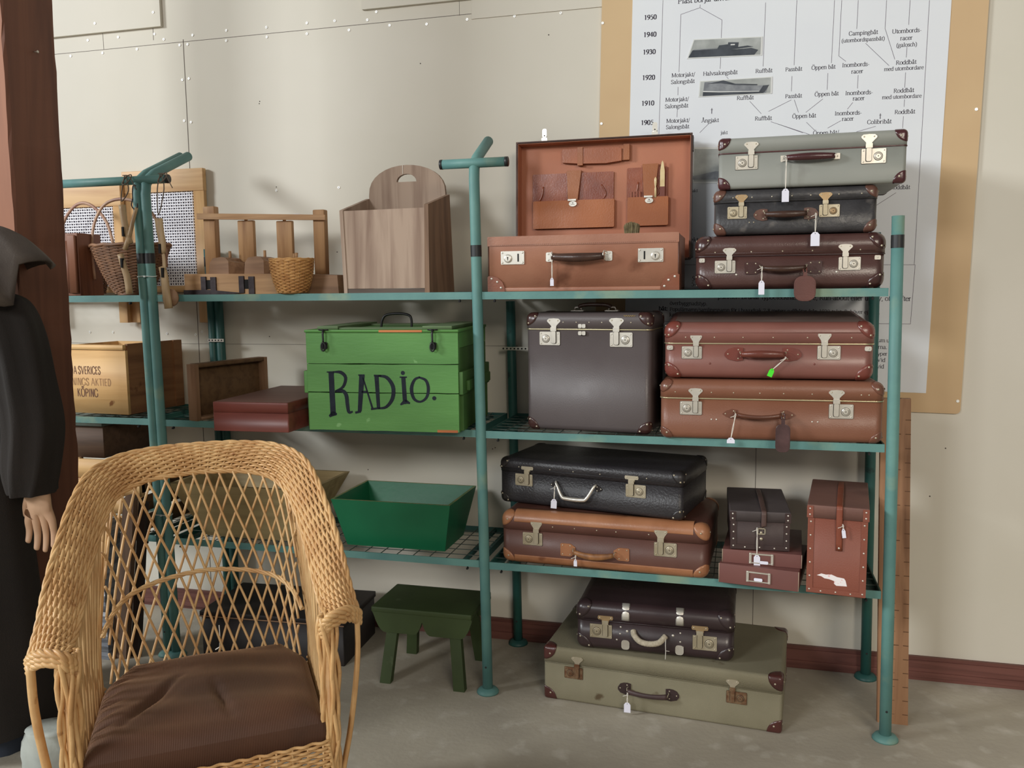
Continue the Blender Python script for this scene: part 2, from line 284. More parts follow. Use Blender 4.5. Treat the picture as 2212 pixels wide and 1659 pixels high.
def letter(mb, text, x, z, width, ang, y, th, bold=0, m=0, hs=1.0, serif=True, fixh=None):
    adv = sum(float(GL[c].split('|')[0]) for c in text); u = width / adv; hu = (fixh / 7.0) if fixh else u * hs
    thick, thin = (1.55, .8) if bold else (1.0, .55)
    ca, sa = math.cos(ang), math.sin(ang)
    def W_(px, pz): gx, gz = px * u, pz * hu; return (x + gx * ca - gz * sa, z + gx * sa + gz * ca)
    def quad(p, q, w0, w1):
        dx, dz = q[0] - p[0], q[1] - p[1]; l_ = math.hypot(dx, dz) or 1; nx, nz = -dz / l_, dx / l_
        P = [W_(p[0] + nx * w0 / 2, p[1] + nz * w0 / 2), W_(q[0] + nx * w1 / 2, q[1] + nz * w1 / 2), W_(q[0] - nx * w1 / 2, q[1] - nz * w1 / 2), W_(p[0] - nx * w0 / 2, p[1] - nz * w0 / 2)]
        mb.add([(a_[0], y - th, a_[1]) for a_ in P], [(0, 1, 2, 3)], m, False)
    ox = 0
    for c in text:
        parts = GL[c].split('|')
        for st in parts[1:]:
            fl_, pp = st.split(' ', 1); pts = [tuple(float(t) for t in q.split(',')) for q in pp.split(' ')]
            if 'd' in fl_: px, pz = pts[0]; r = thick * .55; quad((px + ox - r, pz), (px + ox + r, pz), r * 2, r * 2); continue
            if 'c' in fl_: pts = [(v.x, v.y) for v in cr([(a_, b_, 0) for a_, b_ in pts], 3)]
            pts = [(a_ + ox, b_) for a_, b_ in pts]
            for i in range(len(pts) - 1):
                p, q = pts[i], pts[i + 1]; l_ = math.hypot(q[0] - p[0], q[1] - p[1]) or 1; v = abs(q[1] - p[1]) / l_
                if (q[0] - p[0]) * (q[1] - p[1]) > 0 and 'c' not in fl_ and v < .99: v *= .4
                wd = thin + (thick - thin) * v ** 1.5; e = .12 / l_; quad((p[0] - (q[0] - p[0]) * e, p[1] - (q[1] - p[1]) * e), (q[0] + (q[0] - p[0]) * e, q[1] + (q[1] - p[1]) * e), wd, wd)
            if serif:
                if 'a' in fl_: a_, b_ = pts[0]; quad((a_ - 1, b_ - .2), (a_ + 1, b_ - .2), .45, .45)
                if 'z' in fl_: a_, b_ = pts[-1]; quad((a_ - 1, b_ + .2), (a_ + 1, b_ + .2), .45, .45)
        ox += float(parts[0])
TEXTS = [('Plast börjar användas', 0.5562, 2.2292, 0.2054, 0), ('1950', 0.4459, 2.188, 0.0416, 1), ('1940', 0.4443, 2.1328, 0.043, 1), ('1930', 0.4426, 2.0773, 0.0426, 1), ('1920', 0.4409, 1.9948, 0.043, 1), ('1910', 0.4389, 1.9117, 0.0429, 1), ('1905', 0.4375, 1.8488, 0.0427, 1), ('Motorjakt/', 0.538, 1.9969, 0.0763, 0), ('Salongsbåt', 0.536, 1.9755, 0.0772, 0), ('Motorjakt/', 0.5183, 1.9194, 0.0768, 0), ('Salongsbåt', 0.5167, 1.8983, 0.0769, 0), ('Motorjakt/', 0.5221, 1.8508, 0.077, 0), ('Salongsbåt', 0.5208, 1.8307, 0.0766, 0), ('Halvsalongsbåt', 0.6403, 1.9947, 0.1094, 0), ('Ruffbåt', 0.8059, 1.9914, 0.0526, 0), ('Ruffbåt', 0.7489, 1.9103, 0.053, 0), ('Ruffbåt', 0.807, 1.8419, 0.0531, 0), ('Ångjakt', 0.6368, 1.8451, 0.0562, 0), ('†', 0.6645, 1.8739, 0.0106, 0), ('Passbåt', 0.8981, 1.9898, 0.0515, 0), ('Passbåt', 0.8996, 1.9063, 0.0517, 0), ('Öppen båt', 0.9775, 1.9892, 0.0722, 0), ('Öppen båt', 0.9893, 1.9062, 0.0724, 0), ('Öppen båt', 0.9227, 1.842, 0.0729, 0), ('Öppen båt/', 0.9875, 1.7859, 0.0783, 0), ('Campingbåt', 1.0859, 2.0849, 0.0856, 0), ('(utombordspassbåt)', 1.0653, 2.0653, 0.1268, 0), ('Utombords-', 1.2122, 2.0805, 0.0846, 0), ('racer', 1.2365, 2.0585, 0.0354, 0), ('(galosch)', 1.2257, 2.0389, 0.0598, 0), ('Inombords-', 1.0691, 1.9901, 0.0814, 0), ('racer', 1.0974, 1.9687, 0.035, 0), ('Inombords-', 1.0811, 1.9037, 0.0819, 0), ('racer', 1.1042, 1.8858, 0.0353, 0), ('Inombords-', 1.0515, 1.8432, 0.0811, 0), ('racer', 1.074, 1.8248, 0.0353, 0), ('Roddbåt', 1.2266, 1.9861, 0.059, 0), ('med utombordare', 1.1929, 1.9694, 0.1141, 0), ('Roddbåt', 1.2229, 1.9015, 0.0592, 0), ('med utombordare', 1.19, 1.8843, 0.1143, 0), ('Roddbåt', 1.2282, 1.8366, 0.0593, 0), ('Colibribåt', 1.1489, 1.8106, 0.0715, 0), ('†', 1.182, 1.8266, 0.0098, 0), ('punkter. Brukar typbetecknas Coupé, Run-about eller utility, ofta efter', 0.698928, 1.265, 0.599172, 0), ('överbyggnadstyp.', 0.5397, 1.2451, 0.1254, 0), ('båt:', 0.5028, 1.2267, 0.0297, 1), ('Populärnamn/samlingsnamn för i huvudsak 7-8 meters ruffbåtar från 1930-talet. Behöver ej vara', 0.5395, 1.2248, 0.667, 0), ('konstruerad av C. G. Pettersson', 0.539, 1.2056, 0.23832, 0), ('m', 1.2681, 1.2751, 0.0054, 0), ('um u', 1.2035, 1.1221, 0.0353, 0), ('rna.', 1.2055, 1.1004, 0.0278, 0), ('yper', 1.2045, 1.0786, 0.0296, 0), ('Vid', 1.2035, 1.0584, 0.025, 0), ('vid', 1.2035, 1.0372, 0.022, 0), ('jakt', 0.6994, 1.8041, 0.0222, 0), ('jakt', 0.6066, 1.6204, 0.0212, 0), ('jakt', 0.6025, 1.4568, 0.029, 0), ('Roddbåt', 1.2238, 1.6054, 0.058, 0), ('5-6', 0.6118, 1.3268, 0.0275, 0), ('5-6', 0.6105, 1.3081, 0.0276, 0)]
LINES = [
[(0.5078, 2.2451), (0.4945, 1.6477)],[(0.6281, 2.2199), (0.6273, 2.2105), (0.5663, 2.1947), (0.5622, 2.0121)],[(0.6273, 2.2105), (0.6979, 2.1661), (0.6947, 2.0127)],[(0.5598, 1.9647), (0.5593, 1.9381)],[(0.5583, 1.8949), (0.5574, 1.8677)],[(0.8331, 2.2077), (0.8294, 2.0104)],[(0.7156, 1.9855), (0.7215, 1.9789)],[(0.7902, 1.9034), (0.8269, 1.8621)],[(0.857, 1.8351), (0.889, 1.8226), (0.9568, 1.7944)],[(0.6607, 1.8403), (0.6319, 1.8128)],[(0.9282, 2.2063), (0.9248, 2.007)],[(0.9192, 1.9737), (0.9186, 1.9264)],[(0.919, 1.8998), (0.8492, 1.868)],[(0.9279, 1.8998), (0.9417, 1.8592)],[(1.0148, 1.8967), (0.9639, 1.8578)],[(1.0276, 1.9752), (1.0266, 1.9244)],[(0.967, 1.8269), (0.9916, 1.8014)],[(0.8787, 1.8267), (0.9772, 1.7883)],[(1.0411, 2.1958), (1.0373, 2.0053)],[(1.0622, 2.1939), (1.0588, 2.0251), (1.0802, 2.0072)],[(1.1109, 2.1894), (1.1092, 2.1032)],[(1.1179, 1.9629), (1.1169, 1.9221)],[(1.1047, 1.8801), (1.0889, 1.8598)],[(1.071, 1.826), (1.0315, 1.8049)],[(1.1364, 2.0578), (1.2074, 1.9845)],[(1.1932, 2.1818), (1.1918, 2.0972), (1.2232, 2.0024)],[(1.2605, 2.1756), (1.2592, 2.1027)],[(1.2567, 2.0369), (1.2559, 2.0057)],[(1.2557, 1.9606), (1.2547, 1.9153)],[(1.2558, 1.8796), (1.2552, 1.8571)],[(1.2541, 1.8285), (1.2535, 1.7923)],[(1.1747, 1.8024), (1.118, 1.7884)],[(1.3153, 2.1705), (1.3029, 1.3676)],[(0.4967, 1.3815), (1.3056, 1.3676), (1.2991, 1.1802), (0.4983, 1.1894)],[(1.2417, 1.5946), (1.1671, 1.5453)],]
b = MB()
for t, x, z, wd, bo in TEXTS: letter(b, t, x, z, wd, math.radians(-1.1), -.0102, .0003, bo)
chart_child(b.build('printed_text', INK, fixn=False))
b = MB()
for pl in LINES:
    for p, q in zip(pl, pl[1:]):
        dx, dz = q[0] - p[0], q[1] - p[1]; l_ = math.hypot(dx, dz); nx, nz = -dz / l_ * .0006, dx / l_ * .0006
        b.add([(p[0] + nx, -.0105, p[1] + nz), (q[0] + nx, -.0105, q[1] + nz), (q[0] - nx, -.0105, q[1] - nz), (p[0] - nx, -.0105, p[1] - nz)], [(0, 1, 2, 3)], 0, False)
chart_child(b.build('printed_line', mat('thin_print_line', rgb(98, 88, 104), .7), fixn=False))
PH = [mat('photo_pale', rgb(176, 180, 178), .3, var=rgb(150, 154, 152), vscale=20), mat('photo_dark', rgb(52, 58, 66), .3, var=rgb(70, 76, 84), vscale=30), mat('photo_edge', rgb(214, 216, 214), .3), mat('photo_mid', rgb(112, 116, 122), .3, var=rgb(140, 144, 148), vscale=40)]
def photo(Q, shapes):
    def P(u, v):
        a_ = [Q[0][k] + (Q[1][k] - Q[0][k]) * u for k in (0, 1)]; c_ = [Q[3][k] + (Q[2][k] - Q[3][k]) * u for k in (0, 1)]
        return a_[0] + (c_[0] - a_[0]) * v, a_[1] + (c_[1] - a_[1]) * v
    m_ = MB(); q = [P(0, 0), P(1, 0), P(1, 1), P(0, 1)]
    m_.prism(q, -.012, -.0102, 2)
    m_.prism([P(.015, .05), P(.98, .05), P(.98, .95), P(.015, .95)], -.0124, -.012, 0)
    for k, (mi, pts) in enumerate(shapes): m_.prism([P(*p) for p in pts], -.0127 - .0002 * k, -.0124, mi)
    return chart_child(m_.build('boat_photograph', PH))
Q1 = [(0.5874, 2.0522), (0.8247, 2.0447), (0.8258, 2.1038), (0.6085, 2.1126)]
photo(Q1, [(1, [(.015, .05), (.9, .05), (.95, .3), (.85, .42), (.66, .38), (.4, .45), (.2, .42), (.04, .42)]), (1, [(.38, .42), (.40, .62), (.52, .66), (.52, .76), (.67, .74), (.67, .5), (.80, .55), (.88, .48), (.66, .4)]), (2, [(.56, .60), (.62, .60), (.62, .66), (.56, .66)]), (3, [(.05, .42), (.2, .42), (.38, .47), (.38, .5), (.2, .47), (.06, .46)])])
Q2 = [(0.626, 1.927), (0.8583, 1.9231), (0.8588, 1.9765), (0.6296, 1.9784)]
photo(Q2, [(3, [(.06, .06), (.92, .06), (.95, .5), (.8, .52), (.5, .68), (.3, .9), (.07, .9)]), (1, [(.06, .05), (.9, .05), (.86, .15), (.3, .22), (.06, .3)]), (2, [(.06, .3), (.3, .23), (.86, .15), (.88, .18), (.3, .28), (.06, .36)]), (1, [(.82, .1), (.90, .1), (.96, .52), (.88, .5)]), (1, [(.22, .86), (.33, .95), (.5, .7), (.8, .6), (.8, .54), (.5, .62), (.3, .78), (.12, .8)])])
photo([(0.6123, 1.649), (0.7367, 1.6439), (0.7347, 1.7604), (0.6139, 1.7666)], [(3, [(0, .1), (1, .1), (1, .3), (.6, .34), (0, .2)])])
b = MB()
for x, z in ((.308, 2.19), (.304, 1.861), (.301, 1.81), (1.4605, 1.837), (1.447, .935)): b.disc((x, -.009, z), .005, .002, 0, 10)
chart_child(b.build('screw_head', SCREWM))
# ------------------------------------------------ steel racks
LEAN = -.0126
ZS = (1.2865, .8518, .4273)
def rack(name, label, x0, x1, tops, backtops, ntie=()):
    t = thing(name, label, 'shelf rack', ((x0 + x1) / 2, -.235, 0), 0, 'teal steel shelf racks')
    cx = (x0 + x1) / 2
    def K(o): o.parent = t; o.location = (-cx, .235, 0); return o
    def post(x, y, kind, h):
        m_ = MB(); p = lambda z: (x + LEAN * z, y, z)
        if kind == 'tee':
            pts = [p(0), p(.5), p(1.0), p(1.5), p(1.64)] + [(x + LEAN * 1.66, y + dy, 1.66 + dz) for dy, dz in (((.004, .012), (.014, .030), (.030, .046), (.16, .118)) if x > -.5 else ((.006, .014), (.022, .034), (.05, .054), (.25, .142)))]
        else: pts = [p(0), p(.5), p(1.0), p(h)]
        m_.tube(pts, .0165, 14)
        m_.tube([p(-.0), p(.004), p(.012), p(.016)], [.036, .036, .03, .018], 18)   # foot plate
        for zz in (.09,): m_.disc((x + LEAN * zz, y - .0163, zz), .0035, .001, 1, 8)
        if kind == 'tee' or h > 1.45:
            m_.tube([p(1.405), p(1.44)], .0172, 14, 1, cap=False)
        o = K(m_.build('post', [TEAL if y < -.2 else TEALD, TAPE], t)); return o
    for (x, kd, h), bh in zip(tops, backtops):
        post(x, fy(x), kd, h)
        if bh: post(x, -.038, 'plain', bh)
        if kd == 'tee':
            m_ = MB(); zc = 1.688; xx = x + LEAN * zc
            a_, c_ = (xx - .108, xx + .107) if x > -.5 else ((xx - .40, xx + .125) if x < -1.2 else (xx - .02, xx + .05))
            if x < -.5 and x > -1.2: continue
            m_.cyl((a_, fy(x) + .002, zc), (c_, fy(x) + .002, zc), .0145, 14, 0)
            m_.cyl((c_ - .008, fy(x) + .002, zc), (c_ + .0008, fy(x) + .002, zc), .0150, 14, 1); m_.cyl((a_ - .0008, fy(x) + .002, zc), (a_ + .008, fy(x) + .002, zc), .0150, 14, 1)
            K(m_.build('crossbar', [TEAL, TAPE], t))
    for z in ZS:
        a_, c_ = x0 + LEAN * z + .017, x1 + LEAN * z - .019
        m_ = MB(); yf = fy(a_); yb = -.045
        m_.box(a_, c_, yf - .004, yf, z - .0125, z + .0105); m_.box(a_, c_, yf, yf + .026, z - .0125, z - .0095)
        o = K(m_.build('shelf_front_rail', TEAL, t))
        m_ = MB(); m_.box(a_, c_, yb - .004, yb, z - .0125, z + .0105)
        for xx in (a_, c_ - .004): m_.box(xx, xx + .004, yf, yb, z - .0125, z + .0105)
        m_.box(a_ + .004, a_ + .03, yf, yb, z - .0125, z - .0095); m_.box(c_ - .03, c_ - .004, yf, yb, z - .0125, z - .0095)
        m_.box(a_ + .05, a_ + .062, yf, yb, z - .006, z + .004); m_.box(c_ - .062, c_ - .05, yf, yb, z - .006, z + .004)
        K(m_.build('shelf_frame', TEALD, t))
        m_ = MB(); n = int((c_ - a_) / .056)
        for k in range(1, n): xx = a_ + (c_ - a_) * k / n; m_.box(xx - .0011, xx + .0011, yf + .001, yb, z + .0082, z + .0104)
        for k in range(1, 7): yy = yf + (yb - yf) * k / 7; m_.box(a_, c_, yy - .0011, yy + .0011, z + .006, z + .0082)
        K(m_.build('wire_grid', mat('grey_green_wire', rgb(76, 88, 82), .5), t))
        m_ = MB(); m_.disc((a_ + .04, yf - .002, z - .018), .004, .008, 0, 6); m_.disc((c_ - .04, yf - .002, z - .018), .004, .008, 0, 6)
        m_.box(a_ + .038, a_ + .042, yf - .004, yf + .002, z - .02, z - .012); m_.box(c_ - .042, c_ - .038, yf - .004, yf + .002, z - .02, z - .012)
        K(m_.build('bolt', BLACK, t))
    return t
R1 = rack('steel_rack', 'teal steel rack full of suitcases at the right with three wire shelves', 0.0, 1.2, [(1.2, 'plain', 1.491)], [1.47])
R2 = rack('steel_rack', 'teal steel rack in the middle, holding the green chest and the wooden press', -1.183, 0.0, [(-1.178, 'tee', 1.64), (0.0, 'tee', 1.64)], [1.47, 1.262])
R3 = rack('steel_rack', 'teal steel rack at far left partly hidden behind the timber post', -2.4, -1.215, [(-1.211, 'tee', 1.64), (-2.38, 'tee', 1.64)], [1.47, 1.4])
# zip ties and perforated strap
for z, lab in ((1.361, 'white zip tie around the paired posts below the hanging wooden tools'), (.521, 'white zip tie around the paired posts low down behind the wicker chair')):
    xx = -1.1945 + LEAN * z; m_ = MB(); yy = fy(-1.19)
    m_.tube([(xx + .036 * math.cos(a), yy + .019 * math.sin(a) * (1 if abs(math.cos(a)) < .9 else 1), z + .001 * math.sin(3 * a)) for a in [2 * PI * k / 24 for k in range(24)]], .0017, 6, closed=True)
    m_.box(xx + .002, xx + .008, yy - .022, yy - .016, z - .003, z + .003)
    o = m_.build('zip_tie', mat('zip_tie_plastic', rgb(214, 224, 220), .4)); tag(o, lab, 'zip tie')
for x0, x1, z, lab in ((-.045, .055, 1.095, 'perforated steel strap across the back post left of the square brown case'), (-1.235, -1.165, 1.118, 'perforated steel strap around the paired back posts above the wooden tray')):
    m_ = MB(); m_.box(x0, x1, -.060, -.0575, z - .006, z + .006)
    n = int((x1 - x0) / .013)
    for k in range(n): m_.disc((x0 + .007 + k * .0135, -.060, z), .0032, .0006, 1, 8)
    o = m_.build('steel_strap', [CHROME, BLACK]); tag(o, lab, 'strap')
# ------------------------------------------------ suitcases
def leather(name, c1, c2, rough=.45, scale=7, bump=.18, bs=180, spots=None, coat=0):
    return mat(name, rgb(*c1), rough, 0, var=rgb(*c2), vscale=scale, bump=bump, bscale=bs, spots=spots, coat=coat, rvar=.08)
SHADE = mat('latch_recess_shade', rgb(58, 50, 42), .5, .3)  # dark keyholes, and shade painted round the latch parts
STEELTRIM = mat('bright_trim_metal', rgb(206, 196, 160), .3, .8)
def corner_patch(mb, w, d, h, ix, iy, iz, r, R, zlim, t=.0016, m=0, my=None, rivets=1, mr=1):
    """rounded cap fitted over one corner of a w x d x h box with edge radius r; R is its reach"""
    cx, cy, cz = (w if ix else 0), (d if iy else 0), (h if iz else 0); sx, sy, sz = (-1 if ix else 1), (-1 if iy else 1), (-1 if iz else 1)
    def S(p, off):
        q = Vector((min(max(p[0], r), w - r), min(max(p[1], r), d - r), min(max(p[2], r), h - r))); n = Vector(p) - q
        if n.length < 1e-9: return Vector(p)
        n.normalize(); return q + n * (r + off)
    na, nr = 8, 7
    for (ua, ub) in (((1, 0, 0), (0, 0, 1)), ((0, 1, 0), (0, 0, 1)), ((1, 0, 0), (0, 1, 0))):
        P = []
        for i in range(nr + 2):
            row = []; rr = R * min(i, nr) / nr
            for k in range(na + 1):
                a = PI / 2 * k / na; ca, sa = math.cos(a), math.sin(a); sq = rr * (1 + .10 * math.sin(2 * a) * 0)
                l = [0, 0, 0]
                for j in range(3): l[j] = ua[j] * ca * sq + ub[j] * sa * sq
                l[2] = min(l[2], zlim); l[1] = min(l[1], d * .45)
                p = (cx + sx * l[0], cy + sy * l[1], cz + sz * l[2])
                row.append(S(p, t if i <= nr else -.0006))
            P.append(row)
        mb.grid(P, m)
    rv = {1: [(.52, .52)], 2: [(.80, .24), (.24, .80)], 3: [(.80, .2), (.58, .56), (.2, .80)]}[rivets] if rivets else []
    for a_, b_ in rv:
        p = (cx + sx * R * a_, cy, cz + sz * min(R * b_, zlim * .85)); q = S(p, t); mb.dome(q, .0032, (0, sy * -1, 0), mr)
        p = (cx, cy + sy * R * a_, cz + sz * min(R * b_, zlim * .85)); q = S(p, t); mb.dome(q, .0032, (sx * -1, 0, 0), mr)
def latch(parent, x, z, s=1, mir=False, plate=None, hasp=None, lock=None, zl=None, style='flare', open_=False, round_=.002, dx=0):
    """z = joint between lid and body; plate hangs just below it. mir False: keyhole on the left"""
    PM = plate or CHROME; HM = hasp or PM; q = -1 if mir else 1
    root = bpy.data.objects.new('latch', None); sc.collection.objects.link(root); root.parent = parent; root.location = (x, 0, z)
    m_ = MB(); hw, hh = .0255 * s, .016 * s; z0 = -.005 * s - 2 * hh
    m_.rboxy(-hw, hw, -.0022, 0, z0, z0 + 2 * hh, round_ * s + .0005, 0, .0006)
    for sx in (-1, 1):
        for zz in (z0 + .004 * s, z0 + 2 * hh - .004 * s): m_.dome((sx * (hw - .004 * s), -.0022, zz), .0019 * s, (0, -1, 0), 0)
    m_.build('lock_plate', PM, root)
    m_ = MB(); m_.rboxy(-hw - .0008, hw + .0008, -.0008, 0, z0 - .0012, z0 + 2 * hh + .0004, round_ * s + .001); m_.build('plate_edge_shade', SHADE, root)  # larger dark under-plate, stands for the shadow edge round the lock plate
    m_ = MB(); lx = -q * .0095 * s + 0; lz = z0 + hh * .95
    m_.disc((lx, -.0022, lz), .0098 * s, .0006, 1, 18); m_.disc((lx, -.0024, lz), .0088 * s, .0018, 0, 18); m_.disc((lx, -.0041, lz), .0068 * s, .0004, 1, 16); m_.disc((lx, -.0042, lz), .0060 * s, .0012, 0, 16); m_.disc((lx, -.0054, lz), .0014 * s, .0003, 1, 8)  # dark rings paint shade round the lock discs; keyhole is dark too
    m_.box(lx - .0006 * s, lx + .0006 * s, -.0057, -.0054, lz - .004 * s, lz)
    m_.build('keyhole_lock', [lock or PM, SHADE], root)
    hx = q * .0105 * s
    m_ = MB()
    if style == 'flare': po = [(-.006, .004), (.006, .004), (.0065, .009), (.011, .014), (.0165, .0195), (.0165, .0225), (.012, .0262), (0, .027), (-.012, .0262), (-.0165, .0225), (-.0165, .0195), (-.011, .014), (-.0065, .009)]
    elif style == 'box': po = [(-.007, .002), (.007, .002), (.008, .008), (.0145, .018), (.0150, .022), (.0135, .0235), (-.0135, .0235), (-.0150, .022), (-.0145, .018), (-.008, .008)]
    else: po = [(-.0085, .002), (.0085, .002), (.0085, .007), (.0165, .0075), (.018, .012), (.0165, .0165), (-.0165, .0165), (-.018, .012), (-.0165, .0075), (-.0085, .007)]
    m_.prism([(hx + a_ * s, b_ * s) for a_, b_ in po], -.0035, 0)
    for sx in (-1, 1): m_.dome((hx + sx * (.0105 if style != 'bar' else .013) * s, -.0035, (.0215 if style == 'flare' else .019 if style == 'box' else .012) * s), .0018 * s, (0, -1, 0), 1)
    m_.build('catch_plate', [HM, DULL], root)
    m_ = MB()
    if not open_:
        m_.rboxy(hx - .0072 * s, hx + .0072 * s, -.0085, -.0022, -.0035 * s, .006 * s, .001)
        m_.rboxy(hx - .0066 * s, hx + .0066 * s, -.0030, -.0024, z0 + .0035 * s, -.003 * s, .004 * s, 0, 0, 1); m_.rboxy(hx - .0055 * s, hx + .0055 * s, -.0068, -.0045, z0 + .0045 * s, -.003 * s, .0035 * s, 0, .0008)  # dark piece behind the hasp paints the shaded gap around it
    else:
        m_.rboxy(hx - .0072 * s, hx + .0072 * s, -.0085, -.0022, -.002 * s, .006 * s, .001); m_.rboxy(hx - .006 * s, hx + .006 * s, -.024 * s, -.018 * s, -.012 * s, .0 * s, .002)
    m_.build('hasp', [HM if not hasp else PM, SHADE], root)
    return root
def handle(parent, x, z, half, mt, style='leather', drop=.006, thick=.0085, pads=None, metal=None, padsz=(.03, .014), out=.024):
    metal = metal or DULL
    root = bpy.data.objects.new('handle', None); sc.collection.objects.link(root); root.parent = parent; root.location = (x, 0, z)
    if style in ('leather', 'thin'):
        n = 14; pts = []; rr = []
        for k in range(n + 1):
            u = -1 + 2 * k / n; pts.append((u * half, -out * (1 - .35 * u * u) - .004, -drop * (1 - u * u)))
            rr.append(thick * ((.72 + .28 * math.cos(u * PI * .5)) if style == 'leather' else (.8 + .2 * u * u)))
        m_ = MB(); m_.tube(pts, rr, 12, flat=(.75, 1.0)); m_.build('grip', mt, root)
        for sx in (-1, 1):
            m_ = MB(); m_.tube(cr([(sx * (half + .001), -.001, .006), (sx * (half + .004), -.012, .007), (sx * (half + .001), -.021, .002), (sx * (half - .002), -.014, -.007), (sx * (half + .001), -.001, -.006)], 4), .0014, 6); m_.build('ring', metal, root)
    elif style == 'chrome':
        pts = cr([(-half, -.002, .012), (-half * .93, -.012, .006), (-half * .62, -.02, -.030), (-half * .35, -.022, -.036), (half * .35, -.022, -.036), (half * .62, -.02, -.030), (half * .93, -.012, .006), (half, -.002, .012)], 5)
        n = len(pts); m_ = MB(); m_.tube(pts, [.0030 + .0036 * math.sin(PI * k / (n - 1)) ** 1.2 for k in range(n)], 12); m_.build('grip', CHROME, root)
    elif style == 'wrapped':
        pts = cr([(-half, -.004, .014), (-half * .9, -.016, .004), (-half * .55, -.024, -.010), (0, -.028, -.014), (half * .6, -.024, -.009), (half, -.008, .008)], 8)
        n = len(pts); m_ = MB(); m_.tube(pts, [.0085 + .0006 * (k % 2) for k in range(n)], 12); m_.build('grip', mt, root)
    if pads:
        kind, pm = pads
        for sx in (-1, 1):
            m_ = MB(); x0 = sx * (half - .002); L_, H_ = padsz
            if kind == 'point': po = [(0, -H_ * .85), (0, H_ * .85), (L_ * .35, H_), (L_ * .75, H_ * .6), (L_, 0), (L_ * .75, -H_ * .6), (L_ * .35, -H_)]
            elif kind == 'shield': po = [(-.004, -H_), (-.004, H_), (L_ * .2, H_ * 1.1), (L_ * .5, H_ * 1.05), (L_ * .8, H_ * .8), (L_, H_ * .15), (L_, -H_ * .3), (L_ * .8, -H_ * .85), (L_ * .3, -H_ * 1.15)]
            elif kind == 'square': po = [(0, -H_ * .5), (0, H_ * .5), (L_ * .25, H_ * .9), (L_ * .35, H_), (L_ * .93, H_), (L_, H_ * .9), (L_, -H_ * .9), (L_ * .93, -H_), (L_ * .35, -H_), (L_ * .25, -H_ * .9)]
            else: po = [(0, -H_), (0, H_), (L_, H_), (L_, -H_)]
            pts = [(x0 + sx * a_, b_) for a_, b_ in po]
            m_.prism(pts if sx > 0 else pts[::-1], -.003, 0)
            for a_, b_ in ({'point': [(L_ * .8, 0), (L_ * .22, H_ * .6), (L_ * .22, -H_ * .6)], 'shield': [(L_ * .8, 0), (L_ * .2, H_ * .7), (L_ * .2, -H_ * .7)], 'square': [(L_ * .85, H_ * .7), (L_ * .85, -H_ * .7), (L_ * .35, H_ * .7), (L_ * .35, -H_ * .7)]}.get(kind, [(L_ * .6, 0)])): m_.dome((x0 + sx * a_, -.003, b_), .0022, (0, -1, 0), 1)
            m_.build('handle_mount', [pm, metal], root)
    return root
def suitcase(name, label, cat, loc, rz, w, d, h, js, body, lid=None, corner=None, R=.035, r=.018, lov=.0015, latches=(), studs=(), trim=None, group=None, cornerlid=None, rb=None, crv=1, seam=None, corners_on=True, lidr=None, sag=0):
    t = thing(name, label, cat, loc, rz, group); lid = lid or body; zj = h * js
    m_ = MB(); m_.rbox(0, w, 0, d, 0, zj - .0006, r, r, 0); m_.build('body', body, t)
    m_ = MB(); e = lov; m_.rbox(-e, w + e, -e, d + e, zj + .0006, h, r + e, 0, r + e if lidr is None else lidr, 0)
    if sag:
        for v in m_.v:
            if v.z > h - r * 1.2 or True: v.z -= sag * max(0, 1 - ((v.x - w / 2) / (w * .5)) ** 2) * max(0, (v.z - zj) / (h - zj)) ** 2 * (1 if v.y > -.01 else 1)
    for sx, sz in studs: m_.dome((sx, -e, sz), .0021, (0, -1, 0), 1)
    if seam: m_.tube([(r, -e - .0002, zj + seam), (w - r, -e - .0002, zj + seam)], .0012, 6, 0)
    m_.build('lid', [lid, DULL], t)
    if trim:
        m_ = MB(); m_.rbox(-e - .001, w + e + .001, -e - .001, d + e + .001, zj - .0018, zj + .0018, r + e, .0008, .0008); m_.build('rim_strip', trim, t)
    if corners_on and corner:
        for iz in (0, 1):
            for ix in (0, 1):
                for iy in (0, 1):
                    m_ = MB()
                    if iz: corner_patch(m_, w + 2 * e, d + 2 * e, h, ix, iy, 1, r + e, R, h - zj - .002, rivets=crv); o = m_.build('corner_cap', [cornerlid or corner, DULL], t); o.location = (-e, -e, 0)
                    else: corner_patch(m_, w, d, h, ix, iy, 0, r, R, zj - .003, rivets=crv); o = m_.build('corner_cap', [corner, DULL], t)
    return t
def local(t, x, y, z): 
    a = t.rotation_euler[2]; l = t.location; return (l[0] + x * math.cos(a) - y * math.sin(a), l[1] + x * math.sin(a) + y * math.cos(a), l[2] + z)
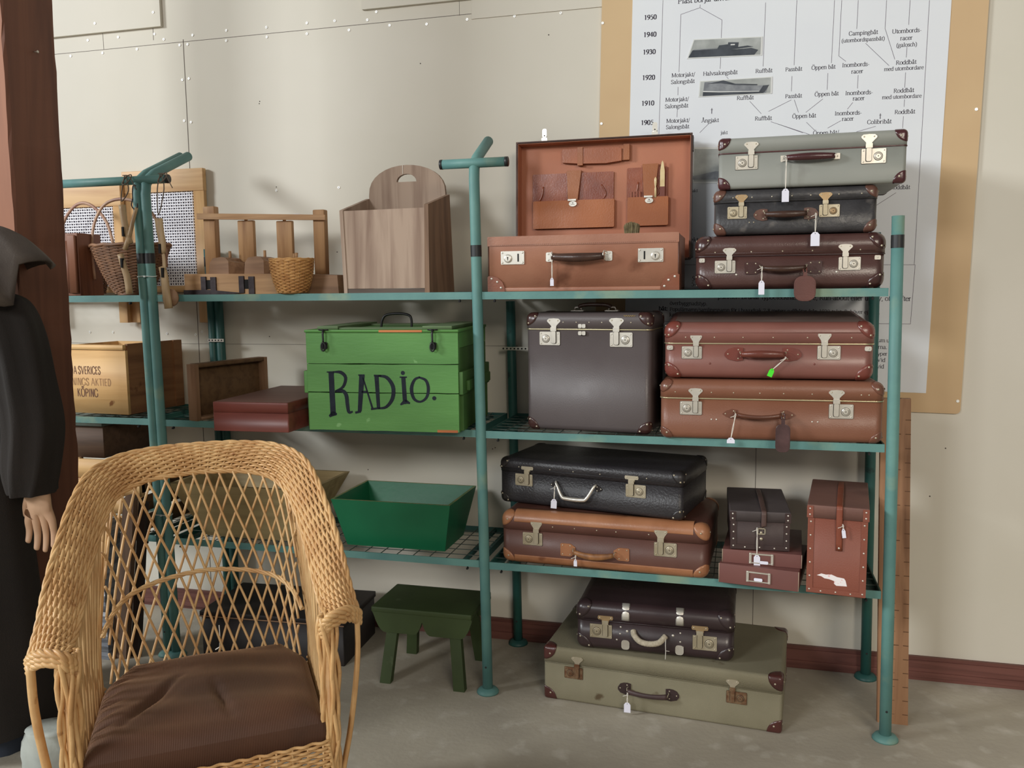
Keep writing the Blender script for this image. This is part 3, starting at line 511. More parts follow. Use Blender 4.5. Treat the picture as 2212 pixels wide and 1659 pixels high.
def price_tag(p, length, label, wd=.018, ht=.027, tilt=0, card=PAPER, loops=1, rz=0, swing=0):
    t = thing('price_tag', label, 'price tag', p, rz); dx = length * math.sin(math.radians(tilt)); dz = -length * math.cos(math.radians(tilt))
    m_ = MB()
    m_.tube(cr([(0, .004, .004), (-.001, -.004, 0), (dx * .5 + .0015, -.003, dz * .5), (dx, -.002, dz)], 5), .0009, 5)
    m_.tube(cr([(0, .004, .004), (.002, -.004, 0), (dx * .5 - .001, -.003, dz * .5), (dx, -.002, dz)], 5), .0009, 5)
    m_.tube(cr([(0, -.004, .0), (-.006, -.006, -.003), (-.013, -.005, -.006)], 4), .0008, 5)
    m_.build('string', STRING, t)
    m_ = MB(); a = math.radians(tilt) if swing == 0 else math.radians(swing); h_ = wd / 2
    po = [(-h_ * .45, .004), (h_ * .45, .004), (h_, -.003), (h_, -ht), (-h_, -ht), (-h_, -.003)]
    m_.prism([(dx + x * math.cos(a) - z * math.sin(a) * -1, dz + -x * math.sin(a) * -1 * -1 + z * math.cos(a)) if 0 else (dx + x * math.cos(a) + -z * math.sin(a), dz + x * math.sin(a) + z * math.cos(a)) for x, z in po], -.0035, -.003)
    m_.disc((dx, -.0036, dz), .0012, .0001, 1, 8)
    m_.build('paper_card', [card, BLACK], t)
    return t
def luggage_tag(p, label, wd, ht, mt, rz=0, drop=.01, top='round'):
    t = thing('luggage_tag', label, 'luggage tag', p, rz); m_ = MB()
    m_.prism([(-.005, 0), (.005, 0), (.0055, -drop - .008), (-.0055, -drop - .008)], -.003, 0); m_.tube(cr([(-.004, .0, 0), (-.004, .010, .012), (.004, .010, .012), (.004, 0, 0)], 4), .002, 6); m_.build('loop_strap', mt, t)
    m_ = MB(); m_.rboxy(-wd / 2, wd / 2, -.006, -.001, -drop - ht, -drop, wd * .38 if top == 'round' else .008, .001, .0015)
    if top != 'round': pass
    m_.rboxy(-wd / 2 + .003, wd / 2 - .003, -.0068, -.006, -drop - ht + .004, -drop - .012, wd * .2, 0, .0006, 1); m_.build('leather_flap', [mt, mt], t)
    return t
Z1, Z2, Z3 = ZS[0] + .0105, ZS[1] + .0105, ZS[2] + .0105

# --- open tan case

TAN = leather('tan_cowhide', (172, 122, 98), (152, 102, 80), .42, 5, spots=(rgb(118, 76, 58), 7, .62, .12))
TAND = leather('dark_edge_leather', (96, 60, 44), (70, 42, 32), .5)
LINING = leather('orange_tan_lining', (178, 114, 84), (168, 104, 76), .55, 4, bs=300)
POCKET = leather('tan_pocket_leather', (170, 98, 48), (158, 88, 42), .4, 5)
PLEAT = leather('red_brown_pleat_leather', (150, 84, 58), (128, 66, 46), .3, 14)
DKGRIP = leather('dark_brown_grip', (72, 48, 38), (56, 36, 28), .35, 20)
oc = thing('open_suitcase', 'tan leather suitcase standing open with fitted pockets in its raised lid', 'suitcase', (.018, -.42, Z1), 0)
W_, D_, H_ = .578, .29, .165
b = MB(); T_ = .005
pl = [(0, 0, 0), (W_, 0, 0), (W_, D_, 0), (0, D_, 0)]
b.rbox(0, W_, 0, D_, 0, .006, .012, .004, 0); b.rbox(0, W_, 0, T_, .004, H_, .0022, 0, .001); b.rbox(0, W_, D_ - T_, D_, .004, H_, .0022)
b.rbox(W_ - T_, W_, T_ * .6, D_ - T_ * .6, .004, H_, .002); b.rbox(0, T_, T_ * .6, D_ - T_ * .6, .004, H_, .002)
b.rboxy(-.003, W_ + .001, -.0028, 0, H_ - .026, H_ + .003, .003, 0, .001)          # turned-over top edge band
for k in range(94): b.box(.008 + k * .006, .0115 + k * .006, -.0034, -.0028, H_ - .0235, H_ - .0225, 1)
b.tube([(0, 0, .008), (0, 0, H_)], .0022, 6, 1); b.tube([(W_, 0, .008), (W_, 0, H_)], .0022, 6, 1)
b.rbox(0, W_, -.0015, .012, 0, .012, .002, .002, .002, 0)
b.build('body', [TAN, TAND], oc)
for ix in (0, 1):
    m_ = MB(); q = -1 if ix else 1; x0 = W_ if ix else 0
    po = [(0, 0), (.052, 0), (.051, .014), (.044, .030), (.030, .042), (.012, .048), (0, .048)]
    po = [(x0 + q * a_, c_) for a_, c_ in po]; m_.prism(po if q > 0 else po[::-1], -.0045, 0)
    m_.box(min(x0, x0 - q * .003), max(x0, x0 - q * .003), -.0045, .05, 0, .046)
    for a_, c_ in ((.010, .040), (.028, .030), (.040, .012)): m_.dome((x0 + q * a_, -.0045, c_), .0040, (0, -1, 0), 1)
    m_.build('corner_cap', [leather('brown_corner_leather', (136, 80, 56), (120, 68, 46), .4), CHROME], oc)
for x, q in ((.077, 1), (.497, -1)):
    rt = bpy.data.objects.new('latch', None); sc.collection.objects.link(rt); rt.parent = oc; rt.location = (x, 0, .103)
    m_ = MB(); m_.rboxy(-.037, .037, -.0035, 0, -.020, .020, .002, 0, .001)
    for a_ in (-.032, .032):
        for c_ in (-.015, .015): m_.dome((a_, -.0035, c_), .0032)
    m_.box(q * .018 - .0022, q * .018 + .0022, -.0042, -.0035, -.012, .012, 1)
    m_.build('lock_plate', [CHROME, BLACK], rt)
    m_ = MB(); m_.disc((-q * .014, -.0035, -.002), .013, .003, 0, 22); m_.disc((-q * .014, -.0065, -.002), .0105, .0016, 0, 20); m_.disc((-q * .014, -.0081, .0002), .0024, .0003, 1, 10); m_.box(-q * .014 - .0011, -q * .014 + .0011, -.0084, -.0081, -.008, 0, 1)
    m_.build('keyhole_lock', [CHROME, BLACK], rt)
hd = handle(oc, .283, .103, .078, DKGRIP, 'leather', .004, .0135, out=.030)
for sx in (-1, 1):
    m_ = MB(); m_.rboxy(.283 + sx * .09 - .011, .283 + sx * .09 + .011, -.004, 0, .103 - .014, .103 + .014, .004, 0, .001)
    for c_ in (-.009, .009): m_.dome((.283 + sx * .093, -.004, .103 + c_), .003)
    m_.tube(cr([(.283 + sx * .083, -.002, .115), (.283 + sx * .079, -.02, .118), (.283 + sx * .077, -.03, .105), (.283 + sx * .079, -.014, .09)], 5), .002, 6)
    m_.build('handle_mount', CHROME, oc)
# raised lid, hinged at the back
lid = bpy.data.objects.new('lid', None); sc.collection.objects.link(lid); lid.parent = oc; lid.location = (.012, D_ + .004, .10); lid.rotation_euler = (math.radians(-2.5), 0, 0)
LW, LH, LD = .583, .400, .062       # open side faces the viewer
b = MB()
b.rboxy(0, LW, LD - .004, LD, 0, LH, .014, 0, .003, 0)
for (x0, x1, z0, z1) in ((0, .004, .006, LH - .006), (LW - .004, LW, .006, LH - .006)): b.box(x0, x1, 0, LD - .001, z0, z1, 0)
b.box(.006, LW - .006, 0, LD - .001, LH - .004, LH, 0); b.box(.006, LW - .006, 0, LD - .001, 0, .004, 0)
for cx_, cz_, a0 in ((LW - .008, LH - .008, 0), (.008, LH - .008, PI / 2), (.008, .008, PI), (LW - .008, .008, 1.5 * PI)):
    b.grid([[(cx_ + .008 * math.cos(a0 + PI / 2 * k / 4), y, cz_ + .008 * math.sin(a0 + PI / 2 * k / 4)) for k in range(5)] for y in (0, LD)], 0)
b.build('shell', leather('dark_worn_edge', (92, 54, 38), (56, 32, 24), .45, 9), lid)
b = MB(); b.rboxy(-.0015, LW + .0015, 0, .004, LH - .004, LH + .0015, .001); b.box(-.0015, .003, 0, .004, 0, LH); b.box(LW - .003, LW + .0015, 0, .004, 0, LH); b.build('rim', TAND, lid)
b = MB(); b.rboxy(.004, LW - .004, LD - .012, LD - .004, .004, LH - .004, .01); b.box(.004, .006, .004, LD - .01, .004, LH - .004); b.box(LW - .006, LW - .004, .004, LD - .01, .004, LH - .004)
b.box(.005, LW - .005, .004, LD - .01, LH - .006, LH - .004); b.build('lining', LINING, lid)
yl = LD - .012
for sx in (0, 1):    # black edge guards on the right edge outside and latches standing on top
    x = .095 if sx == 0 else .463
    rt = bpy.data.objects.new('latch', None); sc.collection.objects.link(rt); rt.parent = lid; rt.location = (x, .012, LH)
    m_ = MB(); m_.rboxy(-.010, .010, -.004, .004, 0, .013, .001, 0, .001); m_.tube([(-.009, 0, .014), (.009, 0, .014)], .0032, 8); m_.rboxy(-.0078, .0078, -.003, .002, .014, .043, .006, 0, .001); m_.disc((0, -.003, .020), .0022, .001, 1, 8)
    m_.build('hasp', [CHROME, BLACK], rt)
m_ = MB(); m_.box(LW, LW + .004, .004, .04, LH - .052, LH - .006); m_.box(LW, LW + .007, .004, .045, .006, .058); m_.build('edge_guard', leather('black_edge_leather', (44, 32, 30), (34, 26, 24), .4), lid)
# pockets, loop strap
def pocket(x0, x1, z0, z1, zt, xf0, xf1, fl_z1, name):
    rt = bpy.data.objects.new(name, None); sc.collection.objects.link(rt); rt.parent = lid; rt.location = (0, 0, 0)
    m_ = MB(); m_.rboxy(x0 - .003, x1 - .004, yl - .006, yl, z1 - .01, zt, .004, 0, .002); m_.tube(cr([(x0 + .02, yl - .007, z1), (x0 + .03, yl - .0085, z1 + .02), (x0 + .034, yl - .007, z1 + .05)], 4), .0028, 6); m_.tube(cr([(x1 - .04, yl - .006, z1), (x1 - .03, yl - .008, z1 + .02), (x1 - .045, yl - .006, z1 + .05)], 4), .0025, 6); m_.build('pleated_back', PLEAT, rt)
    m_ = MB(); m_.rboxy(x0, x1, yl - .016, yl - .002, z0, z1, .004, 0, .003); m_.build('front_panel', POCKET, rt)
    m_ = MB(); m_.hexa([(xf0 + .006, yl - .018, z1 - .004), (xf1 - .012, yl - .018, z1 - .004), (xf1 - .012, yl - .016, z1 - .004), (xf0 + .006, yl - .016, z1 - .004), (xf0, yl - .012, fl_z1), (xf1, yl - .012, fl_z1), (xf1, yl - .004, fl_z1), (xf0, yl - .004, fl_z1)]); m_.build('strap_flap', leather('strap_leather', (160, 96, 52), (146, 84, 44), .4), rt)
    xm = (xf0 + xf1) / 2 - .002
    m_ = MB(); m_.rboxy(xm - .017, xm + .011, yl - .022, yl - .0165, z1 - .003, z1 + .003, .001)
    vs = [(xm + .0135 * math.cos(2 * PI * k / 20), z1 - .013 + .009 * math.sin(2 * PI * k / 20)) for k in range(20)]; m_.prism(vs, yl - .021, yl - .016); m_.box(xm - .006, xm + .006, yl - .0215, yl - .021, z1 - .0155, z1 - .0145, 1); m_.disc((xm, yl - .021, z1 - .010), .0018, .001, 1, 8)
    m_.build('press_lock', [CHROME, BLACK], rt)
    return rt
pocket(.050, .329, .113, .206, .298, .166, .216, .306, 'large_pocket')
pocket(.373, .507, .114, .208, .306, .421, .473, .316, 'small_pocket')
m_ = MB()
for k in range(4): m_.rboxy(.380 + k * .0095, .3875 + k * .0095, yl - .012, yl - .006, .206, .228, .002)
m_.build('tool_loop', PLEAT, lid)
rt = bpy.data.objects.new('case_roll', None); sc.collection.objects.link(rt); rt.parent = lid
m_ = MB(); m_.prism([(.152, .332), (.215, .326), (.300, .324), (.352, .330), (.352, .370), (.34, .374), (.152, .376)], yl - .018, yl); m_.build('leather_roll', leather('roll_leather', (168, 98, 60), (150, 84, 50), .4), rt)
m_ = MB(); m_.rboxy(.204, .222, yl - .021, yl, .320, .380, .001); m_.rboxy(.358, .378, yl - .016, yl, .332, .384, .001); m_.rboxy(.346, .360, yl - .012, yl, .332, .380, .001); m_.build('holding_strap', leather('strap_leather', (160, 96, 52), (146, 84, 44), .4), rt)
IVORY = mat('ivory_handle', rgb(226, 206, 160), .3, var=rgb(208, 184, 134), vscale=30)
def in_lid(x, y, z): return (.018 + .012 + x, -.42 + D_ + .004 + y + z * .0436, Z1 + .10 + z)
o = MB(); o.rboxy(-.0075, .0075, -.004, 0, -.055, .035, .006, 0, .002, 0); o.prism([(-.0075, .03), (.0075, .03), (.003, .058), (0, .064), (-.003, .058)], -.0035, -.0005, 0); o.box(-.008, .008, -.0055, -.004, -.055, -.02, 1)
o = o.build('paper_knife', [IVORY, leather('sheath', (120, 60, 44), (108, 52, 38), .4)]); o.location = in_lid(.487, yl - .012, .258); tag(o, 'long ivory-coloured paper knife tucked upright beside the small lid pocket', 'paper knife')
o = MB(); o.tube([(0, 0, -.04), (0, 0, -.012), (0, 0, -.006), (0, 0, .01), (0, 0, .020), (0, 0, .026)], [.004, .0035, .0022, .0045, .0045, .0015], 10); o = o.build('manicure_tool', IVORY); o.location = in_lid(.465, yl - .016, .243); tag(o, 'short ivory-coloured manicure tool beside the paper knife in the open lid', 'manicure tool')
bt = thing('brush', 'upright brush whose grey-green bristles stick up behind the front of the open tan suitcase', 'brush', (.440, -.262, Z1 + .022))
m_ = MB(); m_.rboxy(-.020, .020, -.011, .011, 0, .10, .006, .003, .003); m_.build('wooden_back', mat('brush_wood', rgb(110, 74, 46), .5), bt)
m_ = MB()
for k in range(170):
    x, y = random.uniform(-.019, .019), random.uniform(-.010, .010); h = .176 + .012 * math.cos(x / .019 * 1.3) + random.uniform(-.003, .003); m_.tube([(x * .8, y * .8, .098), (x * 1.25, y * 1.3, h)], .0011, 4)
m_.build('bristles', mat('bristle', rgb(140, 126, 92), .8, var=rgb(104, 92, 66), vscale=80), bt)

# --- stack on the top shelf, right
DKB = leather('dark_brown_fibre', (84, 58, 54), (74, 48, 44), .32, 6, bump=.25, bs=240, coat=.15)
DKC = leather('dark_brown_cap', (70, 42, 40), (58, 34, 32), .28, 8, coat=.2)
s4 = suitcase('suitcase', 'dark brown rounded suitcase with a leather luggage tag, bottom of the top-shelf stack', 'suitcase', (.645, -.43, Z1), 0, .510, .335, .153, .62, DKB, DKB, DKC, .046, .027, .002, studs=[(x, .106) for x in (.055, .155, .240, .320, .445)], crv=2, trim=leather('dark_rim', (58, 34, 32), (50, 28, 28), .4), seam=.008)
latch(s4, .083, .088, 1.12, False); latch(s4, .418, .092, 1.12, True)
handle(s4, .242, .060, .060, DKGRIP, 'leather', .004, .0085, pads=('square', DKC), padsz=(.046, .018))
for x, lab in ((.010, 0), (.482, 1)):
    m_ = MB(); m_.rboxy(x, x + .016, -.002, 0, .078, .090, .003, 0, .0005); m_.dome((x + .008, -.002, .084), .002); m_.build('side_clip', CHROME, s4)
m_ = MB()
for x, z in ((.115, .042), (.385, .046)): m_.dome((x, 0, z), .0034)
m_.build('stud', CHROME, s4)
BK3 = leather('blue_black_fibre', (62, 61, 63), (50, 49, 51), .4, 16, bump=.6, bs=90, spots=(rgb(86, 82, 80), 20, .62, .1))
BRC = leather('worn_brown_cap', (104, 70, 58), (80, 54, 46), .35, 12, coat=.1)
s3 = suitcase('suitcase', 'blue-black textured suitcase with brown corners, middle of the top-shelf stack', 'suitcase', (.695, -.42, Z1 + .1555), 0, .436, .32, .127, .70, BK3, BK3, BRC, .034, .017, .0015, studs=[(x, .104) for x in (.052, .104, .158, .212, .262, .336, .395)], crv=1, seam=.004)
latch(s3, .064, .084, 1.05, False, plate=DULL, hasp=BRASS); latch(s3, .312, .082, 1.05, True, plate=DULL, hasp=BRASS, lock=BRASS)
handle(s3, .196, .054, .055, DKGRIP, 'leather', .002, .0095, pads=('shield', BRC), padsz=(.034, .015))
m_ = MB()
for x, z in ((.098, .034), (.110, .034), (.258, .036), (.274, .036)): m_.dome((x, 0, z), .002)
m_.build('stud', DULL, s3)
GREY = leather('grey_green_fibre', (146, 148, 142), (138, 141, 134), .5, 3, bump=.1, bs=300, spots=(rgb(124, 124, 118), 7, .68, .2))
OXB = leather('oxblood_cap', (76, 36, 40), (64, 30, 32), .25, 8, coat=.3)
s2 = suitcase('suitcase', 'pale grey suitcase with dark red corners, top of the top-shelf stack', 'suitcase', (.706, -.425, Z1 + .2840), 0, .494, .345, .142, .695, GREY, GREY, OXB, .033, .011, .001, crv=1, trim=leather('oxblood_piping', (84, 44, 44), (70, 36, 36), .4))
latch(s2, .076, .0965, 1.18, False, round_=.001); latch(s2, .410, .0995, 1.22, True, round_=.001)
handle(s2, .246, .078, .063, OXB, 'leather', .000, .0105, pads=('rect', CHROME), padsz=(.017, .008), metal=CHROME, out=.018)

# --- middle shelf
SQ = leather('grey_brown_fibre', (88, 80, 80), (82, 74, 74), .42, 4, bump=.15, bs=260)
SQC = leather('brown_gloss_cap', (72, 46, 42), (58, 36, 34), .28, 8, coat=.3)
s5 = suitcase('record_case', 'tall square grey-brown case with its handle on top, standing on the middle shelf', 'case', (.124, -.372, Z2), -6.3, .395, .20, .368, .862, SQ, SQ, SQC, .040, .018, .002, studs=[(x, .339) for x in (.122, .164, .205, .245, .335)], crv=2, trim=STEELTRIM)
latch(s5, .078, .316, 1.3, False); latch(s5, .305, .316, 1.36, True)
m_ = MB()
for dz in (.006, -.016):
    for dx in (-.006, .006): m_.rboxy(.183 + dx - .0055, .183 + dx + .0055, -.007, -.001, .316 + dz, .316 + dz + .012, .003, 0, .002)
m_.build('centre_clasp', CHROME, s5)
m_ = MB(); m_.tube(cr([(.312 + .0026 * k, -.0012 + .0012 * k * 0, .3590 + .0022 * math.sin(k * 2.4)) for k in range(15)], 3), .0006, 4); m_.build('gold_script', mat('gold_print', rgb(190, 160, 90), .4, .4), s5)
h5 = bpy.data.objects.new('handle', None); sc.collection.objects.link(h5); h5.parent = s5; h5.location = (.195, .10, .370)
m_ = MB(); m_.tube(cr([(-.052, 0, .012), (-.045, 0, .018), (-.02, 0, .021), (.02, 0, .021), (.045, 0, .018), (.052, 0, .012)], 5), .008, 10, flat=(1, .8)); m_.build('grip', DKGRIP, h5)
for sx in (-1, 1):
    m_ = MB(); m_.rbox(sx * .056 - .022, sx * .056 + .022, -.012, .012, .0, .003, .003); m_.tube([(sx * .056 - .012, 0, .003), (sx * .056 - .008, 0, .013), (sx * .056 + .008, 0, .013), (sx * .056 + .012, 0, .003)], .0028, 8)
    m_.dome((sx * .056 - .017, 0, .003), .0035, (0, 0, 1)); m_.dome((sx * .056 + .017, 0, .003), .0035, (0, 0, 1)); m_.build('handle_mount', CHROME, h5)
TN = leather('cinnamon_fibre', (130, 86, 66), (122, 78, 58), .42, 5, bump=.22, bs=240)
TNC = leather('brown_cap', (116, 74, 58), (98, 60, 46), .28, 9, coat=.25)
s7 = suitcase('suitcase', 'cinnamon brown suitcase with a leather luggage tag, lower of the middle-shelf pair', 'suitcase', (.5515, -.462, Z2), 1.5, .612, .36, .174, .695, TN, TN, TNC, .036, .022, .002, studs=[(x, .139) for x in (.042, .145, .207, .280, .345, .422, .552, .572)], crv=1, trim=STEELTRIM)
latch(s7, .087, .118, 1.22, False, plate=CHROME); latch(s7, .500, .118, 1.26, True)
handle(s7, .277, .078, .062, leather('brown_grip', (104, 62, 44), (88, 52, 38), .3), 'thin', .005, .0072, pads=('point', TNC), padsz=(.040, .014))
m_ = MB()
for x in (.146, .160, .424, .439): m_.dome((x, 0, .060), .0026)
m_.build('stud', CHROME, s7)
RD = leather('reddish_brown_fibre', (132, 86, 76), (122, 78, 70), .38, 5, bump=.12, bs=240, coat=.1)
RDC = leather('red_brown_cap', (124, 64, 54), (104, 54, 46), .28, 9, coat=.3)
DUST = leather('dusty_brown_top', (116, 96, 88), (104, 86, 78), .7, 4)
s6 = suitcase('suitcase', 'reddish brown suitcase with a green sticker tag, upper of the middle-shelf pair', 'suitcase', (.560, -.440, Z2 + .1765), 1.0, .576, .345, .166, .62, RD, RD, RDC, .048, .027, .002, studs=[(x, .121) for x in (.06, .142, .222, .305, .398, .515)], crv=2, trim=STEELTRIM, seam=.032, sag=.010)
o = [c for c in s6.children if c.name.startswith('lid')][0]; o.data.materials.append(DUST)
for v in o.data.vertices:
    if v.co.z > .12: u_ = max(0, min(1, (v.co.y - .03) / .22)); v.co.z += .023 * u_ * u_ * (3 - 2 * u_) * (v.co.z - .103) / .063
for p_ in o.data.polygons:
    if len(p_.vertices) > 8 and p_.center.z > .12: p_.material_index = 2
latch(s6, .078, .1, 1.12, False, style='box'); latch(s6, .456, .104, 1.2, True, style='box', hasp=None)
handle(s6, .277, .073, .060, leather('red_brown_grip', (118, 62, 50), (100, 52, 42), .25), 'leather', -.002, .0105, pads=('shield', RDC), padsz=(.048, .018))
for x in (.006, .550):
    m_ = MB(); m_.rboxy(x, x + .018, -.003, 0, .084, .097, .004, 0, .0005); m_.dome((x + .010, -.003, .090), .0022); m_.build('side_clip', CHROME, s6)
m_ = MB()
for x, z in ((.130, .045), (.418, .046)): m_.dome((x, 0, z), .0032)
m_.build('stud', RDC, s6)

# --- lower shelf
B9 = leather('maroon_brown_fibre', (98, 64, 54), (88, 56, 48), .45, 5, bump=.15, bs=240)
TANE = leather('tan_edge_leather', (166, 114, 80), (146, 96, 64), .38, 9, coat=.1, spots=(rgb(120, 72, 46), 12, .66, .08))
W9, D9, H9 = .646, .37, .166
s9 = suitcase('suitcase', 'brown suitcase with broad tan leather edges, under the black suitcase on the lower shelf', 'suitcase', (.049, -.424, Z3), -3, W9, D9, H9, .66, B9, B9, TANE, .046, .026, .002, studs=[(x, .127) for x in (.17, .24, .31, .37, .47)], crv=1, seam=.0)
def edge_strip(t, zc, w, d, h, r, reach_f, reach_t, top, mt, off=.0022):
    m_ = MB(); P = []
    prof = [(-1, reach_f)] + [(0, a) for a in range(7)] + [(1, reach_t)]
    for x in [.044 + (w - .088) * k / 10 for k in range(11)]:
        row = []
        zz = lambda q: (h - q) if top else q
        row.append((x, .0005, zz(reach_f + .001))); row.append((x, -off, zz(reach_f)))
        for k in range(7): a = PI / 2 * k / 6; row.append((x, r - (r + off) * math.cos(a), zz(r - (r + off) * math.sin(a))))
        row.append((x, reach_t, zz(-off))); row.append((x, reach_t + .001, zz(.0005)))
        P.append(row)
    m_.grid(P, 0); return m_.build('edge_binding', mt, t)
edge_strip(s9, 0, W9, D9, H9, .027, .030, .045, True, TANE, .0034); edge_strip(s9, 0, W9, D9, H9, .026, .028, .04, False, TANE)
for x, yaw in ((0, 0),):
    pass
latch(s9, .104, .110, 1.25, False, plate=DULL, style='box'); latch(s9, .520, .112, 1.32, True, plate=DULL, style='box')
handle(s9, .303, .058, .062, leather('worn_tan_grip', (152, 104, 62), (112, 74, 46), .5, 30), 'leather', .008, .0105, pads=('square', TANE), padsz=(.048, .020))
B8 = leather('black_grained_leather', (50, 48, 50), (42, 40, 43), .38, 5, bump=.7, bs=150)
B8C = leather('black_cap', (44, 40, 40), (36, 33, 34), .35, 8)
s8 = suitcase('suitcase', 'black grained suitcase with a curved chrome handle, on top of the tan-edged one', 'suitcase', (.018, -.322, Z3 + .1705), -11.5, .612, .30, .148, .70, B8, B8, B8C, .036, .017, .0015, studs=[(x, .122) for x in (.07, .18, .26, .35, .50)], crv=2, seam=.012)
latch(s8, .088, .106, 1.2, False, plate=DULL, style='bar'); latch(s8, .466, .106, 1.24, True, plate=DULL, style='bar')
handle(s8, .270, .075, .068, B8, 'chrome', pads=('point', B8C), padsz=(.022, .010), metal=CHROME)
BX = leather('brown_box_board', (116, 74, 68), (106, 66, 62), .5, 5, bump=.1, bs=300)
PALEE = mat('rubbed_edge', rgb(172, 152, 132), .8)
def filebox(label, loc, rz, w, d, h, lx):
    t = thing('storage_box', label, 'box', loc, rz, 'flat brown boxes on the lower shelf')
    m_ = MB(); m_.rbox(0, w, 0, d, 0, h, .0015, .0008, .0008); m_.tube([(0, 0, .001), (0, 0, h)], .0012, 5, 1); m_.tube([(w, 0, .001), (w, 0, h)], .0011, 5, 1); m_.build('box_body', [BX, PALEE], t)
    m_ = MB(); x0, x1, z0, z1 = lx - .034, lx + .034, h * .52 - .016, h * .52 + .014
    m_.rboxy(x0, x1, -.003, 0, z1 - .004, z1, .001); m_.rboxy(x0, x1, -.003, 0, z0, z0 + .003, .001)
    m_.rboxy(x0, x0 + .007, -.004, 0, z0 - .001, z1 + .001, .001); m_.rboxy(x1 - .007, x1, -.004, 0, z0 - .001, z1 + .001, .001)
    for x in (x0 + .0035, x1 - .0035):
        for z in (z0 + .002, z1 - .002): m_.dome((x, -.004, z), .0022)
    m_.build('label_holder', CHROME, t); return t
f1 = filebox('flat brown box with a metal label frame, directly on the wire shelf under its twin', (.726, -.462, Z3), -9.1, .224, .28, .058, .113)
f2 = filebox('flat brown box with a metal label frame, between its twin and the small strapped case', (.735, -.452, Z3 + .0585), -3.5, .222, .27, .040, .110)
for t_, x_, z_ in ((f1, .113, .022), (f2, .118, .009)):
    m_ = MB(); m_.rboxy(-.012, .012, -.0012, 0, -.004, .005, .003); o = m_.build('paper_slip', PAPER, t_); o.location = (x_, -.004, z_)
DK10 = leather('dark_brown_board', (62, 44, 42), (50, 36, 36), .5, 8, bump=.15, bs=200)
DST10 = leather('dusty_black_lid', (82, 74, 74), (66, 58, 58), .6, 6, bump=.15, bs=200)
def strapbox(name, label, loc, rz, w, d, h, hl, body, top, strap, sx, slen, rise, studcols, sw=.016):
    t = thing(name, label, 'case', loc, rz)
    m_ = MB(); m_.rbox(0, w, 0, d, 0, h - .004, .004, .004, 0)
    m_.build('body', [body, CHROME], t)
    m_ = MB(); m_.rbox(-.003, w + .003, -.003, d + .003, h - hl, h, .004, 0, .003); m_.build('lid', top, t)
    m_ = MB(); bw = .017
    for x in (.0, w - bw): m_.rboxy(x, x + bw, -.0016, 0, .003, h - hl - .001, .001, 0, .0004)
    m_.rboxy(bw, w - bw, -.0014, 0, .003, .017, .001)
    for x in (.0085, w - .0085):
        for k in range(studcols): m_.dome((x, -.0016, .012 + (h - hl - .024) * k / (studcols - 1)), .0027, (0, -1, 0), 1)
    for k in range(1, 4): m_.dome((w * k / 4, -.0014, .010 - .001 * (k % 2)), .0025, (0, -1, 0), 1)
    for x in (-.003, w - bw + .003):
        m_.rboxy(x, x + bw, -.0045, -.003, h - hl, h - .002, .001)
        for z in (h - hl * .75, h - hl * .28): m_.dome((x + .0085, -.0045, z), .0027, (0, -1, 0), 1)
    m_.build('edge_binding', [body, CHROME], t)
    m_ = MB(); z1 = h + .0012
    path = [(sx, d - .02, z1), (sx, d * .8, z1 + rise * .6), (sx, d * .5, z1 + rise), (sx, d * .2, z1 + rise * .6), (sx, .004, z1 + .001), (sx, -.006, z1 - .004), (sx, -.008, z1 - .012), (sx, -.007, h - hl - .01), (sx + .001, -.004, h - slen)]
    pts = cr(path, 4); m_.tube(pts, 1, 8, flat=(sw / 2, .0014)); 
    m_.dome((sx + .001, -.006, h - slen + .008), .0032, (0, -1, 0), 1); m_.build('strap', [strap, CHROME], t)
    return t
s10 = strapbox('camera_case', 'small dark brown studded case with a leather strap, on the two flat boxes', (.757, -.452, Z3 + .099), 2.5, .166, .30, .117, .030, DK10, DST10, leather('dusty_strap', (90, 68, 62), (76, 58, 54), .5), .093, .042, .004, 4, .015)
m_ = MB(); 
for (x0, x1, z0, z1) in ((.075, .098, .066, .069), (.075, .098, .050, .053), (.075, .078, .050, .069), (.095, .098, .050, .069)): m_.box(x0, x1, -.006, -.002, z0, z1)
m_.dome((.086, -.003, .055), .004); m_.dome((.087, -.002, .036), .005); m_.build('buckle', DULL, s10)
RB12 = leather('rust_brown_board', (132, 74, 58), (122, 68, 52), .5, 5, bump=.3, bs=260)
RB12T = leather('dusty_rust_lid', (118, 84, 74), (108, 76, 68), .6, 5, spots=(rgb(136, 104, 90), 5, .6, .2))
s12 = strapbox('camera_case', 'tall rust-brown studded case with a torn white label, right end of lower shelf', (.968, -.494, Z3), -6.7, .157, .34, .256, .036, RB12, RB12T, leather('rust_strap', (136, 74, 54), (122, 64, 46), .4), .083, .125, .002, 6, .017)
m_ = MB(); m_.prism([(.028, .054), (.040, .060), (.052, .058), (.066, .060), (.082, .054), (.100, .052), (.104, .046), (.108, .030), (.080, .029), (.074, .034), (.074, .042), (.060, .046), (.048, .047), (.040, .052)], -.0006, 0); m_.build('torn_label', mat('torn_label_paper', rgb(232, 226, 226), .8, var=rgb(226, 160, 160), vscale=90, vlo=.58, vhi=.66), s12)

